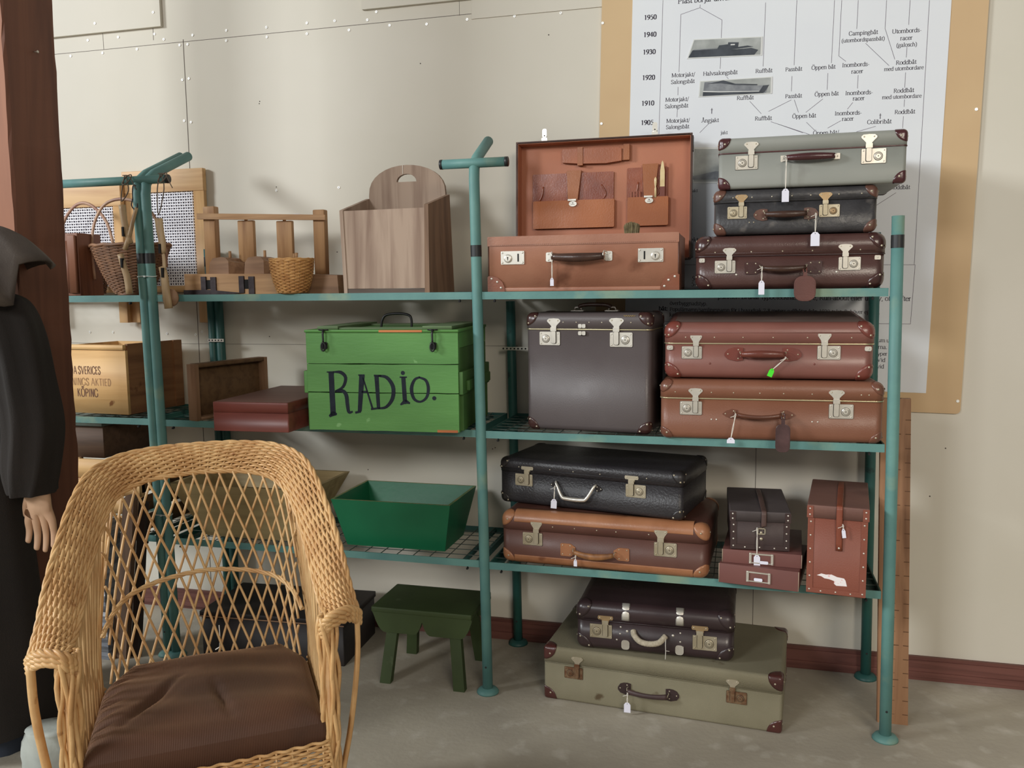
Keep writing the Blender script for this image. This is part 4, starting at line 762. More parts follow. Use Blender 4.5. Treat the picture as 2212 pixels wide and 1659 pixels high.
# --- floor
CV = mat('olive_canvas', rgb(134, 128, 106), .85, var=rgb(122, 116, 94), vscale=5, bump=.5, bscale=320, spots=(rgb(84, 70, 48), 9, .68, .06))
RBC = leather('dark_red_brown_cap', (82, 44, 40), (64, 34, 32), .28, 9, coat=.3)
W14, D14, H14 = .727, .39, .174
s14 = suitcase('suitcase', 'large olive canvas suitcase lying on the concrete floor under the dark studded case', 'suitcase', (.187, -.430, 0), -4.6, W14, D14, H14, .70, CV, CV, RBC, .042, .010, .001, crv=1, seam=.002)
latch(s14, .098, .122, 1.15, False, plate=RUST, hasp=DULL, lock=RUST); latch(s14, .598, .118, 1.15, True, plate=RUST, hasp=DULL, lock=RUST)
handle(s14, .335, .072, .060, leather('dark_purple_grip', (74, 54, 52), (62, 46, 46), .5), 'thin', .002, .0090, pads=('shield', leather('dark_mount', (58, 42, 42), (48, 36, 36), .45)), padsz=(.036, .017))
DK13 = leather('dark_oxblood_fibre', (58, 44, 46), (48, 36, 38), .35, 6, bump=.12, bs=220, coat=.2)
s13 = suitcase('suitcase', 'small dark brown studded suitcase with a string-wrapped handle, on top of the olive canvas one', 'suitcase', (.292, -.428, .1765), -.4, .480, .33, .152, .62, DK13, DK13, DK13, .05, .024, .002, crv=2, seam=.003)
latch(s13, .078, .092, 1.35, False, plate=DULL, style='bar', round_=.0008, hasp=BRASS); latch(s13, .395, .086, 1.4, True, plate=DULL, style='bar', round_=.0008, hasp=BRASS)
handle(s13, .229, .062, .050, mat('white_cord_wrap', rgb(186, 176, 156), .85, var=rgb(160, 150, 130), vscale=150), 'wrapped')
m_ = MB()
for x in (.155, .320):
    m_ = MB(); m_.tube([(x, -.0025, .105), (x, -.0035, .120), (x, .004, .142), (x, .016, .1535)], 1, 8, flat=(.0125, .0016)); m_.build('edge_clip', CHROME, s13)
    m_ = MB(); m_.rboxy(x - .0125, x + .0125, -.004, -.001, .012, .042, .009, 0, .001); m_.build('edge_clip', CHROME, s13)
m_ = MB()
for x, z, r in ((.140, .082, .003), (.160, .070, .0045), (.138, .060, .003), (.128, .040, .003), (.300, .070, .0045), (.322, .080, .003), (.322, .052, .003), (.330, .036, .003)): m_.dome((x, 0, z), r)
m_.build('stud', CHROME, s13)

# --- tags
price_tag(local(s2, .182, -.018, .072), .083, 'white price tag on a long string hanging from the pale grey suitcase', .019, .032)
price_tag(local(s3, .274, -.030, .048), .052, 'white price tag hanging from the blue-black suitcase down over the dark brown one', .0235, .034)
price_tag(local(s4, .184, -.030, .060), .040, 'small white price tag hanging from the dark brown suitcase above the shelf edge', .016, .035)
price_tag(local(oc, .205, -.022, .098), .062, 'narrow white price tag hanging from the open tan suitcase', .011, .020)
price_tag(local(s6, .337, -.028, .064), .048, 'tag with a bright green sticker on a slanting string on the reddish brown suitcase', .014, .020, tilt=-46, card=GREENTAG, swing=-22)
price_tag(local(s7, .212, -.028, .078), .070, 'white price tag hanging left of the leather luggage tag on the cinnamon suitcase', .022, .012, tilt=-9, swing=0.01)
price_tag(local(s8, .206, -.022, .072), .042, 'white price tag tied to the chrome handle of the black suitcase', .019, .026, tilt=-3)
price_tag(local(s9, .250, -.030, .048), .012, 'tiny white price tag on the worn tan handle of the tan-edged suitcase', .0105, .018)
price_tag(local(s10, .074, -.008, .066), .080, 'white price tag hanging in front of the flat box label frames', .018, .030, tilt=1)
price_tag(local(s12, .092, -.009, .205), .012, 'narrow white price tag beside the strap of the tall rust-brown case', .010, .022, tilt=8)
price_tag(local(s14, .276, -.028, .068), .030, 'pinkish white price tag hanging from the olive canvas suitcase near the floor', .020, .028)
t_ = thing('string_end', 'loose white string hanging from the wrapped handle of the small dark suitcase', 'string', local(s13, .280, -.016, .060)); m_ = MB(); m_.tube(cr([(0, 0, .006), (0, -.012, -.01), (.001, -.014, -.03), (0, -.014, -.055)], 5), .001, 5); m_.tube([(0, -.013, -.028), (.012, -.012, -.029)], .0008, 5); m_.build('cord', STRING, t_)
luggage_tag(local(s4, .300, -.030, .046), 'flat brown leather luggage tag hanging from the dark brown suitcase over the shelf rail', .058, .070, leather('brown_tag', (104, 62, 54), (90, 52, 46), .5))
luggage_tag(local(s7, .343, -.030, .070), 'dark glossy leather luggage tag hanging from the cinnamon suitcase over the shelf rail', .040, .080, leather('dark_tag', (88, 64, 64), (66, 46, 46), .22, 20, coat=.4), drop=.014)
# ------------------------------------------------ wooden things
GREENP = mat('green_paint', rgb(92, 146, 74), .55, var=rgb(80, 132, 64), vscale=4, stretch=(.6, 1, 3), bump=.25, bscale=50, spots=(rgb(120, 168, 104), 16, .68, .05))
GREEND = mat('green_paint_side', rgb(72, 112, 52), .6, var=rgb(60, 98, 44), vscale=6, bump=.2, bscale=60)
BAREW = wood('bare_chipped_wood', rgb(196, 120, 68), rgb(160, 88, 48), 'x', .7)
LETT = mat('dark_blue_letter_paint', rgb(16, 22, 36), .85, var=rgb(26, 36, 46), vscale=30)
rc = thing('wooden_chest', 'green wooden chest with RADIO. hand-painted on its planked front', 'chest', (-.560, -.524, Z2), 4.0)
Wc, Dc, Hc = .497, .385, .322
def chippy(x0, x1, z0, z1, jag=.0016, n=14):
    lo = [(x0 + (x1 - x0) * k / n, z0 + random.uniform(0, jag)) for k in range(n + 1)]; hi = [(x0 + (x1 - x0) * k / n, z1 - random.uniform(0, jag)) for k in range(n, -1, -1)]
    return lo + hi
for z0, z1 in ((0, .1215), (.1227, .2125)):
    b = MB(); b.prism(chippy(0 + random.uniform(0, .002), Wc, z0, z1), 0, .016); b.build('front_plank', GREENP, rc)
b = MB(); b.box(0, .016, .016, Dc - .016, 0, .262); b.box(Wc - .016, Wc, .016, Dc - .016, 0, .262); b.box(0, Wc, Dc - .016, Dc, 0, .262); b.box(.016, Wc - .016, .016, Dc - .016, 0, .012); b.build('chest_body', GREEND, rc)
b = MB(); b.prism(chippy(.0, Wc + .001, .2137, .315), -.001, .016)
b.box(0, .016, .016, Dc, .263, .312); b.box(Wc - .016, Wc, .016, Dc, .263, .312); b.box(.016, Wc - .016, Dc - .016, Dc, .263, .312)
b.rbox(-.004, Wc + .004, -.005, Dc + .004, .3125, .3205, .003, 0, .002)
b.box(.245, .385, -.006, -.0045, .3130, .3200, 1)
lidc = b.build('lid', [GREENP, BAREW], rc)
OLIVT = mat('dusty_green_batten', rgb(104, 126, 88), .7, var=rgb(92, 112, 78), vscale=8)
for (x0, x1, y0, y1) in ((.035, .105, .01, Dc - .01), (Wc - .115, Wc - .02, .01, Dc - .01), (.105, Wc - .115, .015, .07), (.105, Wc - .115, Dc - .08, Dc - .02)):
    b = MB(); b.rbox(x0, x1, y0, y1, .3205, .3205 + (.011 if x1 - x0 < .1 else .006), .002, 0, .001); b.build('lid_batten', OLIVT, rc)
for x in (.063, .42):
    r_ = bpy.data.objects.new('clasp', None); sc.collection.objects.link(r_); r_.parent = rc; r_.location = (x, -.004, .3)
    b = MB(); b.tube([(-.016, -.004, .021), (.016, -.004, .021)], .0022, 6); b.tube([(0, -.004, .021), (0, -.010, .008), (0, -.008, -.012), (0, -.008, -.022)], [.004, .0035, .003, .004], 8); b.tube([(.0065 * math.cos(a), -.010, -.032 + .013 * math.sin(a)) for a in [2 * PI * k / 16 for k in range(16)]], .0028, 6, closed=True); b.rboxy(-.010, .010, -.002, .001, -.040, -.018, .004)
    b.build('iron_hook', steelmat('dark_iron', rgb(48, 48, 50), .4), r_)
b = MB(); b.tube(cr([(.195, .16, .3205), (.200, .16, .345), (.215, .16, .362), (.260, .16, .366), (.292, .16, .360), (.300, .16, .345), (.300, .16, .3205)], 6), .0042, 8); b.build('carry_handle', mat('black_iron', rgb(26, 25, 26), .4, .4), rc)
for s_ in (0, 1):     # side rails with thick blocks
    x0, x1 = (-.014, 0) if s_ == 0 else (Wc, Wc + .014); xo0, xo1 = (-.026, -.014) if s_ == 0 else (Wc + .014, Wc + .026)
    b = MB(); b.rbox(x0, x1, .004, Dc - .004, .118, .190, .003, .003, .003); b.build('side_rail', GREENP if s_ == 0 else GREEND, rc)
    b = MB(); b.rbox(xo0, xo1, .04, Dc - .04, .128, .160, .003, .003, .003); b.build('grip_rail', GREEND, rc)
    for yy in (.02, Dc - .07):
        b = MB(); b.box(x0 * .7 + x1 * .3 if s_ == 0 else x0, x1 if s_ == 0 else x1 - .004, yy, yy + .05, .004, .117) ; b.build('corner_post', GREEND, rc)
b = MB(); b.box(Wc - .07, Wc - .004, -.0008, .0, .0, .008); b.build('chipped_patch', BAREW, rc)
# RADIO. lettering traced as brush strokes (x right, z up, metres on the chest front)
b = MB()
def stroke(pts, ws, n=4):
    P = cr([(x, z, 0) for x, z in pts], n) if len(pts) > 2 else [Vector((pts[0][0], pts[0][1], 0)), Vector((pts[1][0], pts[1][1], 0))]
    k_ = len(P) - 1
    def wd(u):
        q = u * (len(ws) - 1); i = min(int(q), len(ws) - 2); return ws[i] + (ws[i + 1] - ws[i]) * (q - i)
    rowA, rowB = [], []
    for i, p in enumerate(P):
        t = P[min(i + 1, k_)] - P[max(i - 1, 0)]; t.normalize(); nn = Vector((-t.y, t.x, 0)) * wd(i / k_) / 2
        rowA.append((p.x + nn.x, -.0006, p.y + nn.y)); rowB.append((p.x - nn.x, -.0006, p.y - nn.y))
    b.grid([rowA, rowB], 0, False)
SX = Wc / 1515.0; SZ = .322 / 1045.0
def q_(x, y): # crop coordinates of the lettering on the chest front -> chest metres (front is about 1515 x 1045 crop px)
    u = (x - (150 + (y - 280) * .055)) ; return (u * SX, .306 - (y - 300) * SZ * 1.0)
def S_(pts, ws): stroke([q_(*p) for p in pts], [w_ * SX for w_ in ws])
S_([(420, 690), (452, 1140)], [55, 56]); S_([(375, 687), (450, 690)], [12, 22]); S_([(412, 1150), (452, 1120), (490, 1125)], [22, 50, 16])
S_([(440, 686), (520, 690), (570, 745), (545, 840), (465, 885)], [14, 34, 34, 28, 12]); S_([(465, 885), (540, 880), (580, 925), (595, 1020), (612, 1100), (652, 1095)], [14, 34, 40, 38, 32, 16])
S_([(735, 718), (722, 1090)], [56, 40]); S_([(698, 716), (762, 716)], [14, 16]); S_([(676, 1105), (735, 1092)], [22, 22]); S_([(745, 740), (850, 1055)], [14, 20]); S_([(735, 888), (800, 888)], [22, 22])
S_([(882, 720), (912, 1055)], [44, 34]); S_([(855, 718), (930, 722)], [16, 20]); S_([(836, 1066), (930, 1052)], [20, 18]); S_([(900, 722), (985, 738), (1050, 830), (1050, 950), (990, 1040), (905, 1058)], [18, 34, 40, 38, 28, 16])
S_([(1150, 732), (1175, 985)], [42, 42]); S_([(1114, 733), (1186, 733)], [14, 14]); S_([(1130, 1016), (1178, 985), (1226, 1000)], [14, 46, 14])
S_([(1315, 730), (1262, 760), (1235, 850), (1262, 950), (1325, 982), (1385, 940), (1402, 850), (1375, 765), (1305, 732)], [18, 26, 36, 30, 20, 26, 32, 28, 18])
for cx_, cy_, r_ in ((1144, 690, 20), (1463, 944, 20)):
    c_ = q_(cx_, cy_); b.prism([(c_[0] + r_ * SX * math.cos(2 * PI * k / 14), c_[1] + r_ * SX * math.sin(2 * PI * k / 14)) for k in range(14)], -.0007, -.0002)
b.build('painted_lettering', LETT, rc, fixn=False)

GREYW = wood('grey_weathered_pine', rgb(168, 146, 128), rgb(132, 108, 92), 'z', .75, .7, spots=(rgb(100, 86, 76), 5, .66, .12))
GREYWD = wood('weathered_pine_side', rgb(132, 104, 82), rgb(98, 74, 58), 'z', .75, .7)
# salt box
sb = thing('wall_salt_box', 'grey weathered wooden wall box with a tall arched back and a half-moon hand hole', 'box', (-.477, -.425, Z1))
WB_, HB_ = .300, .262; DB = .205
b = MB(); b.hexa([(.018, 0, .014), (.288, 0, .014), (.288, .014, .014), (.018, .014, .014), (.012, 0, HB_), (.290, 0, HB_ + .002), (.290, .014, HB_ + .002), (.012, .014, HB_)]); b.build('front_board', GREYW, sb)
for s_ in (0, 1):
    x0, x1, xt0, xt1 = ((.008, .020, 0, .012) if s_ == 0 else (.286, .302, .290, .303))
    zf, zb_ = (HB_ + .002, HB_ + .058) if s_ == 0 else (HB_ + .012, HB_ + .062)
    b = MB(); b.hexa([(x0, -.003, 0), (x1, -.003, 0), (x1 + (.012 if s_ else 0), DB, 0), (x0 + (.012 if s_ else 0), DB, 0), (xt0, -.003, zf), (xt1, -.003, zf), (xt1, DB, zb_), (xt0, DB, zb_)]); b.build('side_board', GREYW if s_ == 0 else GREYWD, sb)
b = MB(); b.box(.018, .29, -.001, DB, .0, .013); b.build('bottom_board', wood('dark_wood_strip', rgb(92, 80, 72), rgb(66, 56, 50), 'x', .8), sb)
out = [(.012, .02), (.288, .02), (.288, .330)] + [(.150 + .138 * math.cos(a) * (1 if True else 1), .330 + .098 * math.sin(a) ** .85 if math.sin(a) > 0 else .330) for a in [PI * k / 16 for k in range(1, 16)]] + [(.012, .330)]
hole = [(.150 - .036, .372), (.150 + .036, .372)] + [(.150 + .036 * math.cos(a), .372 + .026 * math.sin(a)) for a in [PI * k / 10 for k in range(1, 10)]]
def holed(mb, outer, holep, y0, y1, m=0):   # outline with one hole, stitched by nearest angle
    from mathutils.geometry import tessellate_polygon
    vo = [Vector((x, 0, z)) for x, z in outer]; vh = [Vector((x, 0, z)) for x, z in holep]
    tr = tessellate_polygon([[Vector((v.x, v.z, 0)) for v in vo], [Vector((v.x, v.z, 0)) for v in vh]]); al = vo + vh; n = len(al)
    mb.add([(v.x, y0, v.z) for v in al] + [(v.x, y1, v.z) for v in al], [tuple(t) for t in tr] + [tuple(i + n for i in t[::-1]) for t in tr] + [(k, (k + 1) % len(vo), (k + 1) % len(vo) + n, k + n) for k in range(len(vo))] + [(len(vo) + k, len(vo) + (k + 1) % len(vh), len(vo) + (k + 1) % len(vh) + n, len(vo) + k + n) for k in range(len(vh))], m, False)
b = MB(); holed(b, out, hole, DB, DB + .014); b.build('arched_back_board', GREYW, sb)
b = MB(); b.box(-.0008, .0008, -.002, -.0, .398, .428); o = b.build('string_loop', STRING, sb); o.location = (.138, DB, 0)
# press with upright frame
PINE = wood('honey_pine', rgb(190, 150, 108), rgb(150, 110, 74), 'x', .6, .8)
PINEV = wood('honey_pine_upright', rgb(184, 144, 102), rgb(146, 106, 72), 'z', .6, .8)
PINED = wood('brown_pine', rgb(150, 116, 88), rgb(112, 82, 60), 'x', .6, .8)
IRON = mat('dark_iron_plate', rgb(72, 64, 66), .5, .5, var=rgb(54, 46, 48), vscale=40)
pr = thing('wooden_press', 'low wooden press with a beam, iron guides, two rounded blocks and an upright rail frame', 'press', (-1.121, -.345, Z1)); pr.scale = (1.018, 1, 1)
b = MB(); b.hexa([(0, 0, .0), (.38, 0, 0), (.38, .20, 0), (.0, .20, 0), (0, 0, .072), (.38, 0, .068), (.38, .20, .068), (0, .20, .072)]); b.build('base_beam', PINE, pr)
b = MB(); b.hexa([(.38, .0, .0), (.582, .0, 0), (.590, .20, 0), (.38, .20, 0), (.38, .0, .068), (.578, .0, .060), (.588, .20, .062), (.38, .20, .068)]); b.build('base_beam_end', PINED, pr)
b = MB(); b.prism([(.0, -.001), (.16, -.001), (.23, .004), (.1, .016), (.0, .016)], -.008, -.001); b.build('iron_shoe', IRON, pr)
for x in (.096, .243):
    b = MB(); b.box(x - .028, x - .009, -.006, 0, .004, .062); b.box(x + .009, x + .030, -.006, 0, .0, .060); b.box(x - .009, x + .009, -.0012, 0, .018, .05, 1); b.build('iron_guide', [IRON, BLACK], pr)
for x, wd in ((.078, .108), (.216, .105)):
    r_ = bpy.data.objects.new('rounded_block', None); sc.collection.objects.link(r_); r_.parent = pr; r_.location = (x, .03, .070)
    b = MB(); b.prism([(0, 0), (wd * .72, 0), (wd * .72, .046), (wd * .62, .056), (wd * .45, .060), (wd * .16, .056), (wd * .04, .040)], 0, .10); b.build('block', PINED, r_)
    b = MB(); b.hexa([(wd * .721, 0, 0), (wd, .05, 0), (wd, .11, 0), (wd * .721, .10, 0), (wd * .721, 0, .046), (wd, .05, .036), (wd, .11, .036), (wd * .721, .10, .046)]); b.build('block_end', PINED, r_)
    b = MB(); b.cyl((wd * .5, .05, .05), (wd * .5, .05, .082), .005, 8); b.build('peg', PINEV, r_)
yb = .118
for x0, x1, zt, nm in ((.006, .052, .316, 'end_post'), (.140, .202, .262, 'upright_slat'), (.292, .352, .256, 'upright_slat'), (.436, .478, .290, 'end_post')):
    b = MB(); y0, y1 = (yb, yb + .030) if nm == 'end_post' else (yb + .004, yb + .022); b.rbox(x0, x1, y0, y1, .066, zt, .003, 0, .004); b.build(nm, PINEV, pr)
b = MB(); b.hexa([(-.008, yb - .016, .270), (.490, yb - .016, .252), (.490, yb + .0, .252), (-.008, yb + .0, .270), (-.008, yb - .016, .291), (.490, yb - .016, .270), (.490, yb + .0, .270), (-.008, yb + .0, .291)]); b.build('top_rail', PINE, pr)
for x, z in ((.172, .267), (.322, .261)):
    b = MB(); b.cyl((x, yb + .01, z - .012), (x, yb + .01, z + .006), .006, 8); b.build('peg', PINEV, pr)
t_ = MB(); t_.hexa([(-.012, -.006, 0), (.010, -.006, -.002), (.012, .006, 0), (-.008, .006, .001), (-.012, -.006, .0006), (.010, -.006, -.0014), (.012, .006, .0006), (-.008, .006, .0016)]); o = t_.build('paper_slip', PAPER); o.location = (-1.121 + .387, -.345 + yb - .008, Z1 + .2762); o.rotation_euler = (0, .035, .2); tag(o, 'small white paper slip lying on the top rail of the wooden press', 'paper slip')
# woven baskets
def weave_wall(mb, ring, H, nst, nrow, r_w, r_s, amp, z0=0, skew=0):
    """ring(u, v) -> point on wall, u angle 0..1, v height 0..1 ; over-under rods"""
    for j in range(nrow):
        pts = []; n = nst * 4
        for k in range(n):
            u = k / n; p, nn = ring(u, (j + .5) / nrow); ph = math.cos(PI * (k / 4.0) + PI * j); pts.append(p + nn * amp * ph)
        mb.tube(pts, r_w, 5, closed=True)
    for k in range(nst):
        pts = [ring((k + .5) / nst if 0 else k / nst, v / 8)[0] for v in range(9)]; mb.tube(pts, r_s, 5, 1)
def ring_fn(cx, cy, z0, z1, rx0, ry0, rx1, ry1, bulge=0, pw=1):
    def f(u, v):
        a = 2 * PI * u; s = v ** pw; rx = rx0 + (rx1 - rx0) * s + bulge * math.sin(PI * v); ry = ry0 + (ry1 - ry0) * s + bulge * math.sin(PI * v)
        return Vector((cx + rx * math.cos(a), cy + ry * math.sin(a), z0 + (z1 - z0) * v)), Vector((math.cos(a), math.sin(a), 0))
    return f
WIC1 = mat('golden_wicker', rgb(204, 156, 96), .45, var=rgb(176, 124, 70), vscale=30, bump=.2, bscale=200)
WIC1D = mat('golden_wicker_stake', rgb(178, 128, 74), .5, var=rgb(150, 102, 56), vscale=30)
bk = thing('small_basket', 'small round golden wicker basket in front of the wooden press', 'basket', (-.668, -.402, Z1))
f = ring_fn(0, 0, .003, .110, .048, .042, .073, .058, .005)
b = MB(); weave_wall(b, f, .11, 24, 20, .0029, .0019, .0026); b.build('woven_wall', [WIC1, WIC1D], bk)
for k, (z, r) in enumerate(((.110, .0745), (.114, .0755), (.0965, .071), (.004, .046))):
    b = MB(); b.tube([(r * math.cos(2 * PI * q / 40), r * .79 * math.sin(2 * PI * q / 40), z + .0012 * math.sin(q * 2.0 + k)) for q in range(40)], .0026, 6, closed=True); b.build('rim' if k < 3 else 'foot_ring', WIC1, bk)
b = MB(); b.cyl((0, 0, .0), (0, 0, .004), .040, 20); b.build('basket_base', WIC1D, bk)
for i, (x, y, h) in enumerate(((-.002, .02, .132), (.012, .01, .134))):
    b = MB(); b.cyl((0, 0, .004), (.002, 0, h), .0045, 8); b.tube([(.0, 0, h - .02), (.002, 0, h + .001)], .0052, 8); o = b.build('wooden_peg', PINEV); o.location = (-.668 + x, -.402 + y, Z1); tag(o, ('left' if i == 0 else 'right') + ' one of two wooden pegs sticking out of the small wicker basket', 'peg')
WIL = mat('brown_willow', rgb(146, 106, 76), .55, var=rgb(116, 82, 58), vscale=24, bump=.2, bscale=160)
WILD = mat('brown_willow_stake', rgb(128, 88, 62), .5, var=rgb(104, 70, 50), vscale=24)
wb = thing('willow_basket', 'large round-bottomed brown willow basket with a bent hoop handle, on the far-left shelf', 'basket', (-1.412, -.250, Z1))
f = ring_fn(0, 0, .005, .180, .060, .045, .158, .095, .0, .72)
b = MB(); weave_wall(b, f, .18, 26, 34, .0028, .0022, .0024); b.build('woven_wall', [WIL, WILD], wb)
b = MB(); b.tube([(.158 * math.cos(2 * PI * q / 48), .096 * math.sin(2 * PI * q / 48), .182 + .002 * math.sin(q * 1.7)) for q in range(48)], .006, 8, closed=True); b.build('rim', WIL, wb); b = MB(); b.tube([(-.158 + .006 * math.cos(q), -.03 + .002 * q, .176 + .008 * math.sin(q)) for q in [k * .5 for k in range(24)]], .0022, 5); b.build('rim_lashing', WIL, wb)
b = MB(); b.cyl((0, 0, 0), (0, 0, .006), .052, 20); b.build('basket_base', WILD, wb)
b = MB(); b.tube(cr([(-.156, -.01, .06), (-.160, -.01, .18), (-.150, 0, .27), (-.10, 0, .335), (-.02, 0, .352), (.07, 0, .325), (.125, 0, .26), (.150, 0, .18), (.150, 0, .10)], 5), 1, 8, flat=(.006, .0042)); b.build('hoop_handle', mat('bent_hazel', rgb(150, 104, 88), .45, var=rgb(186, 150, 120), vscale=12), wb)
wb2 = thing('handled_basket', 'basket with a bent hoop handle mostly hidden behind the timber post', 'basket', (-1.70, -.135, Z1))
b = MB(); weave_wall(b, ring_fn(0, 0, .005, .17, .06, .04, .10, .066), .17, 22, 24, .003, .002, .0024); b.build('woven_wall', [WIL, WILD], wb2)
b = MB(); b.tube(cr([(-.118, 0, .12), (-.115, 0, .26), (-.05, 0, .345), (.02, 0, .352), (.09, 0, .29), (.118, 0, .20), (.120, 0, .12)], 5), 1, 8, flat=(.0065, .0045)); b.build('hoop_handle', MATS['bent_hazel'], wb2)
REDW = wood('red_brown_box_wood', rgb(132, 84, 60), rgb(98, 58, 42), 'z', .55, .8)
rb_ = thing('wooden_box', 'upright red-brown wooden box beside the willow basket, half behind the timber post', 'box', (-1.728, -.33, Z1), 0)
b = MB(); b.rbox(0, .155, 0, .12, 0, .228, .003, .002, .002); b.build('box_body', REDW, rb_)
b = MB(); b.rbox(.10, .114, -.008, 0, .012, .20, .003); b.rbox(.115, .152, -.012, -.0005, .01, .22, .012, 0, .004); b.build('edge_molding', REDW, rb_)
# woven wire screens in wooden frames
BIRCH = wood('light_frame_wood', rgb(212, 174, 124), rgb(184, 140, 92), 'x', .5, .6)
BIRCHV = wood('light_frame_wood_upright', rgb(208, 168, 118), rgb(180, 136, 90), 'z', .5, .6)
WIRE = mat('galvanised_wire', rgb(246, 246, 252), .4, .1)
WIREB = mat('mesh_gap_shade', rgb(70, 64, 86), .5, .3)
def screen(label, x0, x1, zb, zt, y, pw, legs, n, top):
    t = thing('wire_screen', label, 'screen', (x0, y, zb), 0, 'framed wire mesh screens'); W = x1 - x0; H = zt - zb
    b = MB(); b.rbox(0, W, -.022, 0, H - top, H, .002, .001, .002); b.build('top_rail', BIRCH, t)
    for s_ in (0, 1):
        b = MB(); a0, a1 = (0, pw) if s_ == 0 else (W - pw, W); b.rbox(a0, a1, -.020, -.002, 0 if legs else .1, H - top, .002, .001, 0); b.build('side_stile', BIRCHV, t)
    b = MB(); b.rbox(pw, W - pw, -.018, -.004, .12, .145, .002); b.build('bottom_rail', BIRCH, t)
    b = MB(); z0, z1 = .13, H - top; nx = int((W - 2 * pw) / n); nz = int((z1 - z0) / n)
    for k in range(1, nx): xx = pw + (W - 2 * pw) * k / nx; b.tube([(xx, -.012 + .0011 * (1 if q % 2 else -1) * (1 if k % 2 else -1), z0 + (z1 - z0) * q / nz) for q in range(nz + 1)], .0031, 4)
    for q in range(1, nz):
        zz = z0 + (z1 - z0) * (q + .5) / nz; b.tube([(pw + (W - 2 * pw) * (k) / nx, -.012 - .0016 * (1 if q % 2 else -1) * (1 if k % 2 else -1), zz) for k in range(nx + 1)], .0031, 4)
    b.build('woven_wire', WIRE, t)
    b = MB(); b.box(pw * .8, W - pw * .8, -.003, -.001, z0, z1); b.build('mesh_shade_sheet', WIREB, t)  # added dark sheet, stands for the mesh's shadow on the wall
    return t
screen('taller wood-framed wire mesh screen leaning on the wall behind the paired posts', -1.612, -1.243, 1.186, 1.782, -.006, .048, True, .0106, .085)
screen('lower wood-framed wire mesh screen leaning left of the taller one, behind the baskets', -1.990, -1.603, 1.186, 1.748, -.030, .040, True, .0108, .10)
# hanging wooden tools
BONEW = wood('pale_tool_wood', rgb(190, 164, 126), rgb(150, 122, 88), 'z', .5, .8)
CORDM = mat('dark_tie_cord', rgb(96, 84, 72), .8)
def tool(label, x, y, ztop, segs, cordx, disc_=None):
    t = thing('hanging_wooden_tool', label, 'wooden tool', (x, y, ztop), 0, 'wooden tools hanging from the rack bar')
    zb_ = 1.700 - ztop
    b = MB(); b.tube(cr([(cordx, .01, zb_), (cordx - .016, .012, zb_ - .05), (.0, 0, .012), (cordx + .010, .012, zb_ - .05), (cordx + .002, .014, zb_)], 4), .0020, 6)
    b.tube([(cordx + .012 * math.sin(a), .020 + .019 * math.cos(a), 1.688 - ztop + .019 * math.sin(a + 1.57)) for a in [2 * PI * k / 16 for k in range(16)]], .0022, 6, closed=True)
    b.tube(cr([(cordx, 0, zb_), (cordx + .03, -.006, zb_ - .004), (cordx + .045, -.006, zb_ - .03), (cordx + .056, -.006, zb_ - .05)], 4), .0016, 5); b.build('cord', CORDM, t)
    for pts, rr, slot in segs:
        b = MB(); b.tube(cr([(a_, 0, c_) for a_, c_ in pts], 3), [rr[0] + (rr[1] - rr[0]) * k / (3 * (len(pts) - 1)) for k in range(3 * (len(pts) - 1) + 1)], 10, flat=(1, .75))
        if slot: b.box(slot[0] - .0035, slot[0] + .0035, -.5 * (rr[0] + rr[1]) * 1.0 - .0012, 0, slot[1] - .016, slot[1] + .016, 1)
        b.build('wooden_arm', [BONEW, BLACK], t)
    if disc_: b = MB(); b.tube([(disc_[0], .012, disc_[1]), (disc_[0], .020, disc_[1])], disc_[2], 20); b.build('wheel', PINED, t)
    return t
t1 = tool('pair of jointed pale wooden tool arms hanging on cords before the willow basket', -1.262, -.468, 1.602, [([(0, 0), (.004, -.04), (.010, -.085), (.026, -.130)], (.0125, .010), (.006, -.09)), ([(.058, -.01), (.042, -.05), (.028, -.09), (.002, -.15)], (.006, .009), None), ([(-.018, -.165), (-.006, -.21), (.004, -.245), (.010, -.300)], (.011, .013), (-.006, -.195))], .010)
t2 = tool('single jointed pale wooden tool hanging at the bar end with a small wheel', -1.120, -.468, 1.552, [([(0, 0), (.003, -.04), (.008, -.075), (.008, -.115)], (.014, .012), (.006, -.10)), ([(.010, -.110), (.012, -.14), (.012, -.17)], (.006, .007), None), ([(.003, -.160), (.010, -.195), (.012, -.23), (.020, -.300)], (.013, .015), (.012, -.18))], .008, (.018, -.265, .030))
b = MB(); b.tube(cr([(0, 0, .0), (.001, 0, .03), (.006, 0, .045), (.016, 0, .043)], 4), .0018, 6); b.tube(cr([(0, 0, 0), (-.006, 0, -.02), (.004, 0, -.034), (.016, 0, -.028), (.018, 0, -.015)], 4), .0022, 6)
o = b.build('iron_hook', IRON); o.location = (-1.216, -.470, 1.62); tag(o, 'small bent iron hook hanging between the two wooden tools', 'hook')
